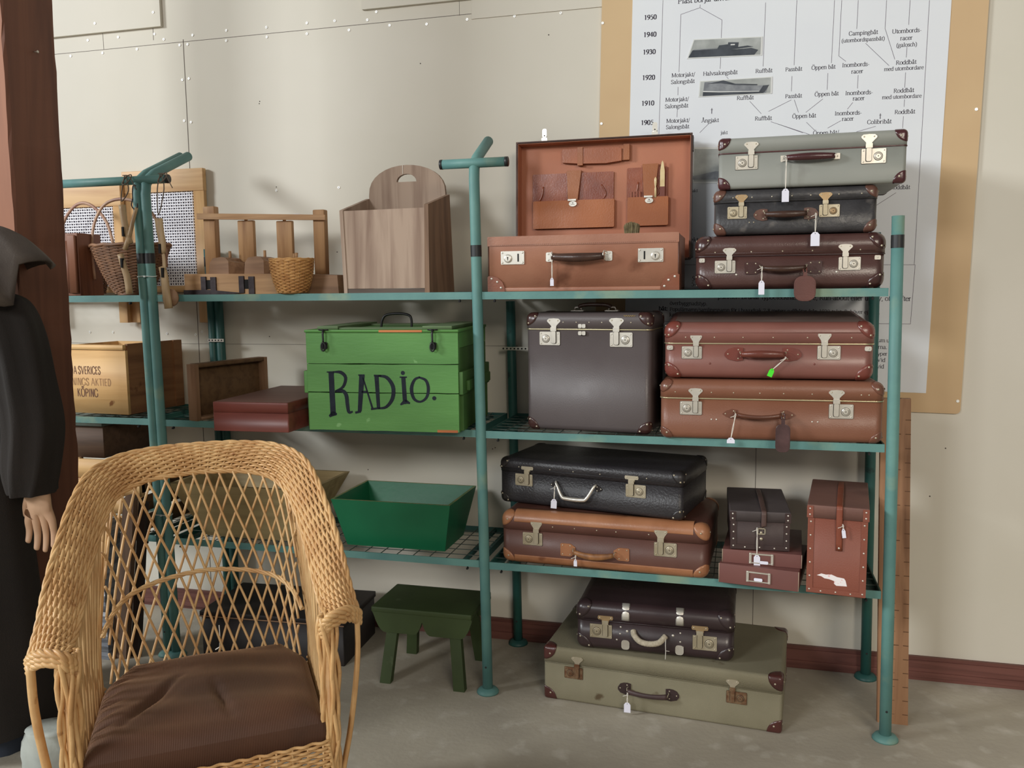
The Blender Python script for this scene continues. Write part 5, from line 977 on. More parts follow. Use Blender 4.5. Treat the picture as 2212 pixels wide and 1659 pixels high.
# crates on the middle shelf
CRW = wood('crate_pine', rgb(222, 180, 122), rgb(200, 152, 96), 'x', .6, .6, spots=(rgb(150, 100, 60), 7, .72, .03))
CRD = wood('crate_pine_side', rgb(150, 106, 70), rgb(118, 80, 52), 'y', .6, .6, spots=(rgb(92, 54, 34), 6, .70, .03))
ck = thing('printed_crate', 'pale pine crate with faded stencilled lettering, beside the paired rack posts', 'crate', (-1.685, -.330, Z2), -4)
b = MB(); b.rbox(0, .306, 0, .012, 0, .235, .001); b.rbox(-.002, .300, -.004, .012, .2365, .255, .002); b.build('front_board', CRW, ck)
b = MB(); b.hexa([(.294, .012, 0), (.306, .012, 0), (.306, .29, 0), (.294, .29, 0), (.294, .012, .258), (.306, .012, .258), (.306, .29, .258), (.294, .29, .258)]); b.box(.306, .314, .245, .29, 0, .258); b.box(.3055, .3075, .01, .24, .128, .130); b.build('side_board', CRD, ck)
b = MB(); b.box(0, .294, .278, .29, 0, .25); b.box(0, .012, .012, .278, 0, .25); b.box(.012, .294, .012, .278, 0, .01); b.build('crate_body', CRW, ck)
STN = mat('brown_stencil_ink', rgb(112, 76, 52), .7); STF = mat('faded_stencil_ink', rgb(168, 128, 86), .7)
def stencil(mb, text, x, z, width, h, y, w_=1.0):
    letter(mb, text, x, z, width, 0, y, .0004, 1, 0, 1, False, h)
GL.update({'E': '5|l 1.2,7 1.2,0|l 1.2,6.8 4.2,6.8|l 1.2,3.6 3.8,3.6|l 1.2,.2 4.2,.2', 'K': '6|l 1.2,7 1.2,0|l 4.8,7 1.4,3.4|l 2,4 5,0', 'T': '5|l 2.5,7 2.5,0|l .4,6.8 4.6,6.8', 'D': '6|l 1.2,7 1.2,0|c 1.2,6.8 3.6,6.6 4.8,3.5 3.6,.3 1.2,.2', 'N': '6|l 1.2,0 1.2,7|l 1.2,7 4.8,0|l 4.8,0 4.8,7'})
b = MB(); stencil(b, 'A SVERICES', .060, .146, .128, .028, 0); b.build('stencilled_lettering', STN, ck, fixn=False); b = MB(); stencil(b, 'KÖPING', .072, .062, .099, .029, 0); b.build('stencilled_lettering', STN, ck, fixn=False)
b = MB(); stencil(b, 'NINGS AKTIED', .050, .104, .185, .026, 0); b.build('faded_lettering', STF, ck, fixn=False)
# shallow tray standing on its side
TRW = wood('tray_wood', rgb(150, 116, 88), rgb(118, 86, 62), 'z', .65, .8); TRD = wood('tray_inside', rgb(112, 84, 56), rgb(88, 64, 42), 'x', .7, .8)
ty = thing('wooden_tray', 'shallow brown wooden tray standing on its side between the crate and the red box', 'tray', (-1.072, -.428, Z2), -13)
b = MB(); b.rbox(.036 * 0, .042, 0, .016, 0, .196, .001); b.build('front_edge_board', TRW, ty)
b = MB(); b.rbox(.0, .012, .016, .33, 0.0, .196, .001); b.build('tray_bottom', TRD, ty)
b = MB(); b.rbox(.0, .040, .016, .33, .184, .197, .001); b.build('tray_side', TRD, ty)
b = MB(); b.rbox(.0, .042, .33, .345, 0, .197, .001); b.rbox(.012, .040, .016, .33, 0, .012, .001); b.build('far_edge_board', TRW, ty)
RBW = wood('red_stained_wood', rgb(124, 66, 56), rgb(96, 48, 42), 'x', .4, .5); RBT = wood('dusty_red_top', rgb(126, 92, 82), rgb(112, 78, 70), 'x', .5, .4)
rx = thing('lidded_box', 'low red-brown stained wooden box sticking out over the shelf edge left of the green chest', 'box', (-.856, -.604, Z2), 2.5)
b = MB(); b.rbox(0, .262, 0, .46, 0, .060, .004, .002, 0); b.build('box_body', RBW, rx)
b = MB(); b.rbox(0, .262, 0, .46, .0606, .094, .004, 0, .003); b.build('lid', [RBW, RBT], rx)
b = MB(); b.rbox(.004, .258, .004, .456, .0941, .0946, .003); b.build('lid_top', RBT, rx)
# troughs on the lower shelf
EMR = mat('emerald_paint', rgb(22, 112, 74), .42, var=rgb(18, 100, 66), vscale=5, bump=.12, bscale=60); WORN = mat('worn_rim', rgb(104, 150, 96), .6, var=rgb(160, 150, 104), vscale=40)
def trough(t, bl, tl, t_, mo, mi, mr, z0=0):
    """bl/tl: (x0,x1,y0,y1) of the base and rim; open box with sloping sides"""
    zb, zt = bl[4], tl[4]
    def q(a, z): return [(a[0], a[2], z), (a[1], a[2], z), (a[1], a[3], z), (a[0], a[3], z)]
    o0, o1 = q(bl, zb), q(tl, zt); i0, i1 = q((bl[0] + t_, bl[1] - t_, bl[2] + t_, bl[3] - t_), zb + t_), q((tl[0] + t_, tl[1] - t_, tl[2] + t_, tl[3] - t_), zt)
    for k, nm in enumerate(('front_board', 'end_board', 'back_board', 'end_board')):
        j = (k + 1) % 4; b = MB(); b.add([o0[k], o0[j], o1[j], o1[k], i0[k], i0[j], i1[j], i1[k]], [(0, 1, 2, 3), (5, 4, 7, 6), (0, 4, 5, 1), (0, 3, 7, 4), (1, 5, 6, 2)], 0, False); b.add([o1[k], o1[j], i1[j], i1[k]], [(0, 1, 2, 3)], 1, False); b.build(nm, [mo, mr], t)
    b = MB(); b.box(bl[0], bl[1], bl[2], bl[3], zb - .001, zb + t_); b.build('bottom_board', mo, t)
gt = thing('green_trough', 'emerald green wooden trough with sloping sides on the lower shelf', 'trough', (-.35, -.36, Z3))
trough(gt, (-.170, .185, 0, .20, 0), (-.214, .214, -.026, .268, .163), .009, EMR, EMR, WORN)
KT = wood('pale_trough_wood', rgb(176, 156, 112), rgb(146, 126, 86), 'x', .6, .6, spots=(rgb(126, 96, 66), 4, .68, .15))
kt = thing('kneading_trough', 'long pale wooden kneading trough on the lower shelf behind the wicker chair', 'trough', (-.90, -.36, Z3))
trough(kt, (-.165, .165, -.01, .20, 0), (-.285, .265, -.05, .275, .192), .014, KT, KT, KT)
# things seen through the chair on the lower far-left shelf
sl = thing('slatted_crate', 'pale slatted wooden crate on the lower far-left shelf, seen through the chair back', 'crate', (-1.56, -.42, Z3))
for k, (z0, z1) in enumerate(((.006, .062), (.072, .128), (.138, .190), (.200, .268))):
    b = MB(); b.rbox(-.02, .262, 0, .010, z0, z1, .001); b.build('slat', CRW, sl)
for x in (-.02, .238):
    b = MB(); b.rbox(x, x + .024, .010, .03, 0, .27, .001); b.rbox(x, x + .024, .29, .31, 0, .27, .001); b.build('corner_post', BIRCHV, sl)
for z0 in (.01, .08, .15, .21):
    b = MB(); b.rbox(.252, .262, .012, .31, z0, z0 + .055, .001); b.build('end_slat', TRD, sl)
dc = thing('dark_crate', 'dark wooden box with a grey metal lid under the printed crate, beside the timber post', 'crate', (-1.80, -.40, Z3 + .2700))
b = MB(); b.rbox(0, .345, 0, .30, 0, .118, .002); b.build('box_body', wood('dark_box_wood', rgb(92, 70, 54), rgb(70, 52, 40), 'x', .7), dc)
b = MB(); b.rbox(-.006, .352, -.012, .30, .1185, .134, .002, 0, .001); b.build('lid', mat('grey_metal_lid', rgb(104, 116, 112), .35, .4, var=rgb(84, 92, 86), vscale=10), dc)
wr = thing('wrapped_stack', 'stack wrapped in shiny cling film on the floor, seen through the left of the chair', 'wrapped stack', (-1.50, -.52, 0))
FILM = mat('cling_film', rgb(150, 156, 164), .4, .0, var=rgb(84, 88, 96), vscale=7, stretch=(.6, .6, 7), coat=.15)
P = []
for j in range(41):
    z = .50 * j / 40; o_ = .003 * math.sin(j * 2.1) + .002 * math.sin(j * 5.3); P.append([(.015 - o_ if k in (0, 3) else .112 + o_, -.0 - o_ if k in (0, 1) else .10, z) for k in range(4)])
b = MB(); b.grid(P, 0, False, True); b.box(.02, .105, .01, .09, .498, .501); b.build('film_wrap', FILM, wr)
LBW = wood('leaning_board_wood', rgb(116, 92, 74), rgb(86, 66, 52), 'z', .7, .8)
lb = thing('leaning_board', 'brown wooden board leaning upright on the rack in front of the slatted crate', 'board', (-1.36, -.47, 0), 0)
b = MB(); lv = [(-.034, 0), (.026, 0), (.100, .585), (.092, .600), (.072, .602), (.058, .590)]; b.prism(lv, -.03, -.006); b.build('board', LBW, lb)
b = MB(); b.prism([(.0265, 0), (.060, 0), (.128, .57), (.1005, .585)], -.006, .012); b.build('edge', wood('dark_board_edge', rgb(58, 46, 40), rgb(44, 34, 30), 'z', .8), lb)
tr_ = thing('storage_chest', 'low dark wooden chest on the floor under the middle rack, half hidden by the chair', 'chest', (-1.085, -.400, 0), 3)
b = MB(); b.rbox(0, .545, 0, .30, 0, .145, .004, .002, 0); b.build('trunk_body', mat('near_black_wood', rgb(44, 38, 36), .6, var=rgb(34, 30, 30), vscale=8), tr_)
b = MB(); b.rbox(-.005, .550, -.005, .305, .146, .165, .004, 0, .002); b.rbox(-.005, .55, -.0065, -.005, .146, .150, .001, m=1); b.build('lid', [MATS['near_black_wood'], PINED], tr_)
# green stool
STG = mat('dark_green_stool_paint', rgb(58, 74, 38), .6, var=rgb(50, 64, 32), vscale=7, bump=.2, bscale=60, spots=(rgb(80, 92, 62), 12, .68, .08))
st = thing('stool', 'low dark green wooden stool with a double-scalloped apron under the middle rack', 'stool', (-.222, -.318, 0))
b = MB(); b.rbox(-.180, .172, -.125, .105, .240, .257, .006, .002, .004); b.build('seat', STG, st)
def scal(x): u = abs(x); return .172 + .045 * max(0, 1 - (u / .012)) ** .6 if u < .012 else .172 + .016 * max(0, (.03 - u) / .02) ** 2 + (.0 if u < .13 else .07 * ((u - .13) / .045) ** 2.2)
for y0 in (-.123, .086):
    b = MB(); xs = [-.172 + .344 * k / 40 for k in range(41)]; b.prism([(x, min(.238, scal(x))) for x in xs] + [(.172, .2398), (-.176, .2398)], y0, y0 + .016); b.build('apron', STG, st)
for sx in (-1, 1):
    for sy in (-1, 1):
        b = MB(); x0, y0, x1, y1 = sx * .104, sy * .085 - .008, sx * .130, sy * .12 - .006; h = .019
        b.hexa([(x1 - h, y1 - h * .7, 0), (x1 + h, y1 - h * .7, 0), (x1 + h, y1 + h * .7, 0), (x1 - h, y1 + h * .7, 0), (x0 - h, y0 - h * .5, .2396), (x0 + h, y0 - h * .5, .2396), (x0 + h, y0 + h * .5, .2396), (x0 - h, y0 + h * .5, .2396)]); b.build('leg', STG, st)
# measuring board at right
MBW = wood('measuring_board_wood', rgb(156, 116, 84), rgb(112, 76, 50), 'z', .6, .7, spots=(rgb(104, 66, 44), 3.4, .70, .08))
pk = thing('measuring_board', 'tall narrow wooden measuring board with ruler marks standing behind the right-hand rack post', 'board', (1.236, -.345, 0), 0)
b = MB(); b.hexa([(-.043, 0, 0), (.042, 0, 0), (.042, .02, 0), (-.043, .02, 0), (-.060, .045, .975), (.022, .045, .975), (.022, .065, .975), (-.060, .065, .975)]); TK = mat('burnt_ruler_mark', rgb(92, 62, 40), .8)
def onp(x, z): return (x - .0185 * z / .975, .045 * z / .975 - .0006, z)
for k in range(22):
    z = .03 + k * .042; b.add([onp(.026, z), onp(.041, z), onp(.041, z + .0022), onp(.026, z + .0022)], [(0, 1, 2, 3)], 0, False)
for k in range(110):
    z = .03 + k * .0084; l_ = .008 if k % 5 else .014; b.add([onp(-.010, z), onp(-.010 + l_, z), onp(-.010 + l_, z + .0012), onp(-.010, z + .0012)], [(0, 1, 2, 3)], 0, False)
for k in range(1, 10): z = .03 + k * .105; b.add([onp(-.012, z), onp(.014, z), onp(.014, z + .0024), onp(-.012, z + .0024)], [(0, 1, 2, 3)], 0, False)
for q in range(6, len(b.m)): b.m[q] = 1
b.build('plank', [MBW, TK], pk, fixn=False)
# ------------------------------------------------ timber post
TIM = wood('reddish_timber_front', rgb(152, 96, 64), rgb(116, 66, 40), 'z', .65, .35, spots=(rgb(96, 54, 40), 3, .70, .1)); TIMS = wood('shaded_timber_side', rgb(120, 76, 56), rgb(92, 56, 42), 'z', .65, .35)  # side copy is darker: shade of the unlit face painted into its colour
b = MB(); P = []; rnd = random.Random(3)
for j in range(61):
    z = 2.9 * j / 60; xo = -1.300 + .018 * z / 1.2; w1, w2, w3 = (rnd.uniform(-.0035, .0035) for _ in range(3))
    P.append([(xo - .26, -.905, z), (xo - .006 + w1, -.906, z), (xo, -.898 + w2 * 1.5, z), (xo + w3 * .4, -.715 + w2, z), (xo - .008, -.708, z), (xo - .26, -.708, z)])
b.grid(P, 0, False, True); n6 = len(b.f)
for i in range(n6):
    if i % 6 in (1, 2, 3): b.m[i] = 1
tp = b.build('timber_post', [TIM, TIMS]); tag(tp, 'thick rough-sawn reddish timber post rising behind the coated mannequin at left', 'post')
b = MB(); b.tube([(0, 0, 0), (.012, 0, -.001)], .0018, 6); b.tube([(.012, 0, -.001), (.014, 0, -.001)], .0042, 8); o = b.build('nail', CHROME, tp); o.location = (-1.268, -.80, 2.02)
# ------------------------------------------------ mannequin in a coat
COAT = mat('dark_coat_cloth', rgb(36, 30, 26), .95, var=rgb(30, 25, 22), vscale=5, bump=.4, bscale=300); COATL = mat('grey_brown_cape_cloth', rgb(86, 76, 68), .75, var=rgb(70, 61, 55), vscale=8, bump=.3, bscale=200)
NAVY = mat('navy_lining', rgb(20, 22, 30), .8)
SKIN = mat('mannequin_skin', rgb(196, 160, 130), .55, var=rgb(186, 148, 118), vscale=6)
mq = thing('mannequin', 'mannequin in a long dark coat with a cape collar, one pale hand hanging', 'mannequin', (-1.342, -1.085, 0))
def ringloft(rows, n=36, fold=0, seed=0):
    P = []
    for j, (cx_, cy_, z, rx, ry) in enumerate(rows):
        P.append([(cx_ + (rx + fold * math.sin(5 * a + seed + j * .12) * (.4 + .6 * math.sin(2.3 * a + j * .05))) * math.cos(a), cy_ + (ry + fold * math.sin(7 * a + seed * 2 + j * .1)) * math.sin(a), z) for a in [2 * PI * k / n for k in range(n)]])
    return P
def interp_rows(K, n):
    c = cr([(k[0], k[1], k[2]) for k in K], n); r_ = cr([(k[3], k[4], 0) for k in K], n); return [(p.x, p.y, p.z, q.x, q.y) for p, q in zip(c, r_)]
b = MB(); b.grid(ringloft(interp_rows([(-.02, 0, .075, .235, .17), (-.02, 0, .3, .225, .165), (-.02, 0, .62, .20, .15), (-.02, 0, .9, .185, .14), (-.02, .01, 1.12, .20, .14), (-.02, .01, 1.26, .195, .12), (-.02, .01, 1.335, .13, .09), (-.02, 0, 1.37, .07, .07)], 6), 48, .008), 0, True, True); b.build('coat', COAT, mq)
b = MB(); b.grid(ringloft(interp_rows([(.140, 0, 1.315, .030, .04), (.180, -.005, 1.285, .066, .07), (.225, -.01, 1.20, .068, .075), (.250, -.01, 1.06, .070, .075), (.262, -.01, .95, .073, .075), (.252, -.015, .84, .070, .072), (.252, -.02, .785, .060, .066), (.252, -.02, .765, .056, .062), (.252, -.02, .780, .048, .054)], 6), 32, .009, 1.3), 0, True, True); b.build('sleeve', COAT, mq)
b = MB(); b.grid(ringloft(interp_rows([(-.22, 0, 1.30, .035, .04), (-.25, 0, 1.2, .066, .07), (-.28, -.01, .95, .07, .07), (-.27, -.02, .76, .058, .06)], 6), 24, .005, 2), 0, True, True); b.build('sleeve', COAT, mq)
# cape collar: wide flaring shell hanging over the shoulder
P = []
for j in range(13):
    v = j / 12; row = []
    for k in range(49):
        a = -PI * .62 + 2 * PI * .80 * k / 48; fl_ = .085 + .205 * v ** .85 + .010 * math.sin(9 * a) * v; z = 1.495 - .045 * v - .11 * v ** 2.4 * (.62 + .38 * math.cos(a - .0)) + .010 * math.sin(7 * a + 1) * v
        if math.cos(a) > .2: z += .045 * v * math.cos(a)
        row.append((-.03 + fl_ * math.cos(a) * 1.12, fl_ * math.sin(a) * .80, z - (.10 * v if math.sin(a) < -.2 else 0)))
    P.append(row)
b = MB(); b.grid(P, 0); o = b.build('cape_collar', COATL, mq, solid=.006)
b = MB(); b.grid(ringloft(interp_rows([(-.03, 0, 1.515, .085, .07), (-.03, 0, 1.44, .11, .09), (-.02, 0, 1.36, .145, .11), (.01, 0, 1.30, .19, .115)], 5), 32, 0), 0, True, True); b.build('dark_lining', NAVY, mq)
b = MB()
for sx in (-.12, .07): b.grid(ringloft(interp_rows([(sx, .0, .0, .07, .07), (sx, 0, .10, .075, .075), (sx, 0, .3, .08, .08)], 4), 20, .003), 0, True, True)
b.build('trouser_leg', mat('blue_grey_trousers', rgb(54, 64, 78), .8, var=rgb(44, 52, 66), vscale=10), mq)
# hand: palm and five fingers grown as one skinned surface
def skin_hand(name, parent, loc, rot):
    V = []; Eg = []; Rr = []
    def vtx(p, r, par=None):
        V.append(p); Rr.append(r); i = len(V) - 1
        if par is not None: Eg.append((par, i))
        return i
    w0 = vtx((0, 0, .075), .024); w1 = vtx((0, 0, .040), .029, w0); w2 = vtx((0, 0, .010), .037, w1)
    for x, l, a, bend in ((-.031, .068, -.02, .004), (-.0105, .080, -.005, .006), (.0105, .076, .01, .006), (.031, .058, .03, .006)):
        k0 = vtx((x * .62, -.002, -.020), .0185, w2); k1 = vtx((x, -.002, -.046), .0128, k0); k2 = vtx((x + a * l * .5, -.003 - bend, -.044 - l * .45), .0104, k1); k3 = vtx((x + a * l * .8, -.001 - bend * .6, -.044 - l * .75), .0096, k2); vtx((x + a * l, .004, -.044 - l), .0080, k3)
    t0 = vtx((.030, -.012, .012), .015, w2); t1 = vtx((.046, -.026, -.016), .0110, t0); vtx((.049, -.034, -.045), .0090, t1)
    me = bpy.data.meshes.new(name); me.from_pydata(V, Eg, []); me.materials.append(SKIN); o = bpy.data.objects.new(name, me); sc.collection.objects.link(o)
    k = o.modifiers.new('skin', 'SKIN'); k.use_smooth_shade = True
    for i, r in enumerate(Rr): me.skin_vertices[0].data[i].radius = (r, r * .82)
    me.skin_vertices[0].data[0].use_root = True
    q = o.modifiers.new('sub', 'SUBSURF'); q.levels = 1; q.render_levels = 2
    o.parent = parent; o.location = loc; o.rotation_euler = rot; return o
hnd = skin_hand('hand', mq, (.272, -.02, .738), (0, -.03, math.radians(190))); hnd.scale = (1.12, .72, 1.12)
sk_ = MB(); 
for j in range(9):
    pass
P = []
for j in range(10):
    v = j / 9; P.append([((.085 - .02 * v + .008 * math.sin(3 * a + j)) * math.cos(a) * (1 if v < .9 else .6), (.06 - .012 * v + .006 * math.sin(5 * a + j * .7)) * math.sin(a) * (1 if v < .9 else .6), .115 * math.sin(v * PI / 2)) for a in [2 * PI * k / 28 for k in range(28)]])
sk_.grid(P, 0, True, True); sk_.f.append(tuple(range(9 * 28, 10 * 28))); sk_.m.append(0); sk_.sm.append(True)
o = sk_.build('white_sack', mat('pale_canvas_sack', rgb(168, 172, 164), .85, var=rgb(150, 154, 148), vscale=8, bump=.5, bscale=60)); o.location = (-1.055, -1.14, 0); tag(o, 'pale grey cloth sack slumped on the floor by the coat hem at lower left', 'sack')
# ------------------------------------------------ wicker armchair
WK = mat('light_wicker', rgb(216, 176, 122), .42, var=rgb(194, 148, 96), vscale=16, bump=.2, bscale=150, spots=(rgb(150, 100, 56), 30, .66, .1))
WKL = mat('pale_wicker_rod', rgb(218, 182, 130), .4, var=rgb(196, 152, 102), vscale=14)
ch = thing('wicker_armchair', 'honey-coloured wicker armchair with a lattice back in the left foreground', 'armchair', (-.237, -1.549, 0), 36)
OUT = [(.316, .050, .608), (.306, .10, .660), (.299, .16, .716), (.290, .26, .773), (.274, .37, .836), (.246, .450, .884), (.189, .518, .907), (.10, .548, .916), (0, .555, .918)]
INN = [(.246, .000, .625), (.240, .07, .630), (.234, .14, .665), (.228, .25, .718), (.214, .37, .778), (.184, .445, .826), (.130, .480, .848), (.06, .495, .855), (0, .500, .857)]
def full(h, n): L_ = cr([(-x, y, z) for x, y, z in h], n); R_ = cr(h, n); return L_ + [Vector(p) for p in reversed(R_[:-1])]
o_, i_ = full(OUT, 10), full(INN, 10); NU = len(o_)
def bandp(u, v):   # u 0..1 along, v 0 inner .. 1 outer, with a roll bulging up/out
    q = u * (NU - 1); i = min(int(q), NU - 2); f_ = q - i; a_ = i_[i].lerp(i_[i + 1], f_); c_ = o_[i].lerp(o_[i + 1], f_)
    p = a_.lerp(c_, v); t = (o_[i + 1] - o_[i]) + (i_[i + 1] - i_[i]); t.normalize(); s_ = (c_ - a_); nn = t.cross(s_); nn.normalize()
    if nn.z < 0: nn = -nn
    if nn.z < .25 and nn.y > 0: nn = -nn
    return p + nn * (.012 * math.sin(PI * v) - .0), nn
b = MB(); ROW = 15; NST = 58
for j in range(ROW):
    v = (j + .5) / ROW; pts = []; n = NST * 3
    for k in range(n + 1):
        u = k / n; p, nn = bandp(u, v); ph = math.cos(PI * k / 3.0 + PI * (j % 2) + (j // 2) * .0); pts.append(p + nn * .0032 * ph)
    b.tube(pts, .0036, 5)
    pts = [p for p in pts]
b.build('woven_band', WK, ch)
b = MB()
for k in range(NST + 1):
    b.tube([bandp(k / NST, v / 6)[0] for v in range(7)], .0024, 5)
b.build('band_stake', WKL, ch)
b = MB()   # under layer closes the band from behind
b.grid([[bandp(u / 60, v / 5)[0] - bandp(u / 60, v / 5)[1] * .005 for v in range(6)] for u in range(61)], 0); b.build('band_underside', mat('shadowed_wicker', rgb(120, 78, 42), .7), ch, solid=.003)
def braid(mb, pts, r, tw=.55, m=0, R=None):
    pts = [Vector(p) for p in pts]; n = len(pts); R = R or r * .9
    for s_ in range(3):
        out = []
        for i, p in enumerate(pts):
            t = (pts[min(i + 1, n - 1)] - pts[max(i - 1, 0)]); t.normalize(); u = t.orthogonal() if abs(t.z) > .95 else (Vector((0, 0, 1)) - t * t.z); u.normalize(); q = t.cross(u); a = i * tw + 2 * PI * s_ / 3
            out.append(p + u * R * math.cos(a) + q * R * math.sin(a))
        mb.tube(out, r, 6, m)
def dens(pts, step):
    pts = [Vector(p) for p in pts]; out = [pts[0]]
    for a_, c_ in zip(pts, pts[1:]):
        k = max(1, int((c_ - a_).length / step))
        for q in range(1, k + 1): out.append(a_.lerp(c_, q / k))
    return out
b = MB(); braid(b, dens([o_[k] for k in range(NU)], .008), .0041); b.build('outer_braid', WK, ch)
b = MB(); braid(b, dens([i_[k] for k in range(NU)], .008), .0036); b.build('inner_braid', WK, ch)
for s_ in (-1, 1):
    b = MB(); pts = cr([(s_ * .232, .000, .606), (s_ * .248, -.012, .630), (s_ * .285, .008, .633), (s_ * .309, .036, .618), (s_ * .320, .056, .602)], 8)
    for dz in (0, -.011, -.022): braid(b, [p + Vector((0, .003 * abs(dz) / .011, dz)) for p in dens(pts, .007)], .0052, .6)
    b.build('arm_front_braid', WK, ch)
# back lattice
def backp(u, v):   # u 0..1 along the band's inner edge, v 0 at the seat, 1 at the band ; the lattice wraps round the back corners
    q = max(0, min(1, u)) * (NU - 1); i = min(int(q), NU - 2); t_ = i_[i].lerp(i_[i + 1], q - i); s0 = Vector((t_.x * .97, t_.y * .84, .372))
    p = s0.lerp(t_, v); p.y += .014 * math.sin(PI * v) * min(1, t_.y / .45); return p
b = MB(); U0, U1, ND, DU = .24, .76, 16, .085
for d_ in (-1, 1):
    for k in range(-6, ND + 7):
        ua = U0 + (U1 - U0) * k / ND; pts = []
        for q in range(25):
            v = q / 24; u = ua + d_ * DU * 2 * (v - .5)
            if U0 <= u <= U1: pts.append(backp(u, v) + Vector((0, d_ * .0028, 0)))
        if len(pts) > 2: b.tube(pts, .0031, 6)
b.build('back_lattice', WKL, ch)
def midr(u): t_ = backp(u, 1); zt = .612 - .06 * (abs(u - .5) / .26) ** 2; return backp(u, (zt - .372) / (t_.z - .372)) + Vector((0, -.004, 0))
b = MB(); braid(b, [midr(.22 + .56 * k / 80) for k in range(81)], .0034, .5); b.build('twisted_rail', WKL, ch)
# side stakes from arm band down to the seat
for s_ in (-1, 1):
    b = MB()
    for k in range(15):
        y = .03 + .375 * k / 14; q = min(range(NU), key=lambda i: abs(i_[i].y - y) + (9 if i_[i].x * s_ < 0 else 0)); t_ = i_[q]; sl_ = .04 * math.sin(k * 2.1)
        b.tube(cr([(t_.x, t_.y, t_.z - .002), (s_ * .236, y * .96 + sl_ * .3, .50), (s_ * .238, y * .93 + .01, .36)], 5), .0033, 6)
    for k in range(8):
        y = .03 + .34 * k / 8; q = min(range(NU), key=lambda i: abs(i_[i].y - (y + .05)) + (9 if i_[i].x * s_ < 0 else 0)); t_ = i_[q]
        b.tube(cr([(t_.x, t_.y, t_.z - .002), (s_ * .240, y + .02, .50), (s_ * .240, max(.01, y - .03), .36)], 5), .0031, 6)
    b.build('side_rods', WKL, ch)
# front leg posts wrapped in a braid, rear legs, outer braces
for s_ in (-1, 1):
    b = MB(); rn = random.Random(4 + s_)
    for k in range(11):
        a = 2 * PI * k / 11; R = .0165; pts = []
        for q in range(30):
            z = .628 * (1 - q / 29); aa = a + .9 * math.sin(q * .22) * (1 if k % 2 else -1); rr = R * (1 + .25 * math.sin(q * .9 + k)); pts.append((s_ * (.243 + .004 * math.sin(q * .2)) + rr * math.cos(aa), .008 + rr * math.sin(aa), z + .0))
        b.tube(pts, .0048, 6)
    b.cyl((s_ * .243, .008, 0), (s_ * .243, .008, .60), .014, 8); b.build('front_leg', WK, ch)
    b = MB(); b.tube([(s_ * .20, .42, 0), (s_ * .20, .425, .2), (s_ * .20, .43, .37)], .013, 10); b.build('rear_leg', WKL, ch)
    b = MB()
    for dy in ((0,) if s_ < 0 else (0, .011)): b.tube(cr([(s_ * .315, .045 + dy, .600), (s_ * .312, .042 + dy, .50), (s_ * .292, .032 + dy, .36), (s_ * .262, .02 + dy, .22), (s_ * .256, .015 + dy, .10)], 6), .0085 if s_ < 0 else .0052, 8)
    b.build('brace', WK, ch)
# seat deck, apron, stretchers
b = MB(); b.rbox(-.238, .238, .0, .44, .335, .350, .03, .003, .003); b.build('seat_deck', mat('wicker_deck', rgb(150, 106, 62), .6), ch)
b = MB(); n = 26
for j in range(13):
    pts = []
    for k in range(n * 3 + 1):
        x = -.240 + .48 * k / (n * 3); pts.append((x, -.012 - .020 * (1 - (x / .24) ** 2) + .0034 * math.cos(PI * k / 3 + PI * (j % 2)), .364 - .0072 * j - .004 * (x / .24) ** 2))
    b.tube(pts, .0038, 5)
for s_ in (-1, 1):
    for j in range(13): b.tube([(s_ * .240, .0 + .44 * k / 30, .364 - .0072 * j + 0) if 0 else (s_ * (.243 + .0034 * math.cos(PI * k / 1.5 + PI * (j % 2))), .44 * k / 30, .364 - .0072 * j) for k in range(31)], .0038, 5)
b.build('seat_apron', WK, ch)
b = MB()
for k in range(15): x = -.225 + .45 * k / 14; b.tube([(x, -.012 - .02 * (1 - (x / .24) ** 2), .362), (x, -.010 - .02 * (1 - (x / .24) ** 2), .27)], .0026, 5)
for k in range(24):
    x = -.22 + .44 * k / 23; q = 1 if k % 2 else -1; b.tube([(x, -.012, .272), (x + q * .03, -.006, .18), (x + q * .045, 0, .10)], .0026, 5)
b.tube([(-.24, .0, .10), (.24, 0, .10)], .007, 8); b.tube([(-.24, .0, .10), (-.2, .42, .10)], .006, 8); b.tube([(.24, .0, .10), (.2, .42, .10)], .006, 8)
b.build('under_seat_lattice', WKL, ch)
# cushion
CU = mat('brown_corduroy', rgb(88, 54, 34), .7, var=rgb(68, 42, 27), vscale=5, bump=.0)
nt = CU.node_tree; N = nt.nodes; bs = N['Principled BSDF']; bs.inputs['Sheen Weight'].default_value = .4; bs.inputs['Sheen Roughness'].default_value = .35; bs.inputs['Sheen Tint'].default_value = (1, .62, .36, 1)
tc = N.new('ShaderNodeTexCoord'); wv = N.new('ShaderNodeTexWave'); wv.inputs['Scale'].default_value = 95; wv.inputs['Distortion'].default_value = .4; wv.bands_direction = 'X'; nt.links.new(tc.outputs['Object'], wv.inputs['Vector'])
bp = N.new('ShaderNodeBump'); bp.inputs['Strength'].default_value = .5; bp.inputs['Distance'].default_value = .0012; nt.links.new(wv.outputs['Fac'], bp.inputs['Height']); nt.links.new(bp.outputs[0], bs.inputs['Normal'])
cu = thing('seat_cushion', 'brown corduroy cushion with creases lying on the seat of the wicker armchair', 'cushion', (-.237, -1.549, .352), 36)
def cush(u, v):  # u 0..1 across, v 0..1 front to back -> outline point
    hw = .232 - .006 * v - .075 * max(0, v - .72) ** 1.2 * 3.2 * (1 if v > .72 else 0); return (-hw + 2 * hw * u, -.004 + .43 * v)
nu, nv = 60, 50; P = []
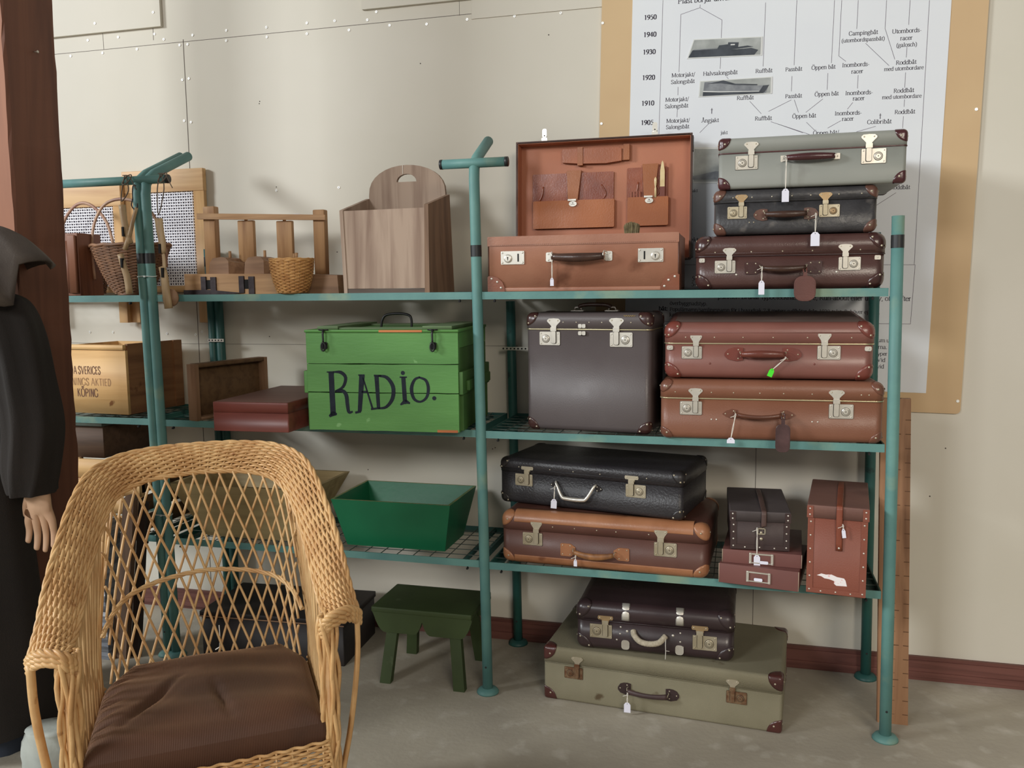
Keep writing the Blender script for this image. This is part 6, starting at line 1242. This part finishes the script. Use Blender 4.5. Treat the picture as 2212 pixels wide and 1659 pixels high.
for j in range(nv + 1):
    row = []
    for i in range(nu + 1):
        u, v = i / nu, j / nv; x, y = cush(u, v); e = min(u, 1 - u, v * .9, (1 - v)) ; ed = min(1, e / .12); z = .046 + .026 * math.sqrt(max(0, 1 - (1 - ed) ** 2)) + .010 * math.sin(PI * u) * math.sin(PI * v)
        def crease(ax, ay, bx, by, w_, dpt):
            px, py = u - ax, v - ay; dx, dy = bx - ax, by - ay; l2 = dx * dx + dy * dy; t = max(0, min(1, (px * dx + py * dy) / l2)); q = math.hypot(px - dx * t, py - dy * t); return -dpt * math.exp(-(q / w_) ** 2) * math.sin(PI * max(.08, min(.92, t)))
        z += crease(.14, .22, .36, .66, .022, .017) + crease(.60, .12, .52, .52, .018, .012) - crease(.19, .20, .41, .62, .03, -.004) * .6
        for q in range(5): z += crease(0, .24 + .12 * q, .12, .27 + .12 * q, .018, .005)
        z += .003 * math.sin(9 * u + 4 * v) * ed + .002 * math.sin(21 * v + 5 * u) * ed
        row.append((x, y, z))
    P.append(row)
b = MB(); b.grid(P, 0)
rim = [P[0][i] for i in range(nu + 1)] + [P[j][nu] for j in range(1, nv + 1)] + [P[nv][i] for i in range(nu - 1, -1, -1)] + [P[j][0] for j in range(nv - 1, 0, -1)]
b.grid([[(x, y, z) for x, y, z in rim], [(x * 1.012, y - .003 if y < .02 else y, z * .45) for x, y, z in rim], [(x * .99, y, 0) for x, y, z in rim]], 0, True, True)
b.build('cushion_cover', CU, cu)
# small string tag hanging behind the cushion
t_ = thing('string_tag', 'thin white string with a bow hanging at the back of the wicker chair lattice', 'string', (-.249 - .485 * math.sin(math.radians(39)) + .07, -1.556 + .475 * math.cos(math.radians(39)) + .02, .47)); b = MB(); b.tube([(0, 0, 0), (.001, 0, -.035), (-.002, 0, -.06)], .0012, 5); b.tube([(-.014, 0, -.066), (-.002, 0, -.058), (.008, 0, -.066)], .0016, 5); b.build('cord', STRING, t_)
for root in (ch, cu):      # the arms stand a little askew to the back
    for o in root.children:
        for v in o.data.vertices: v.co.x -= .017 * (1 - v.co.y / .5)
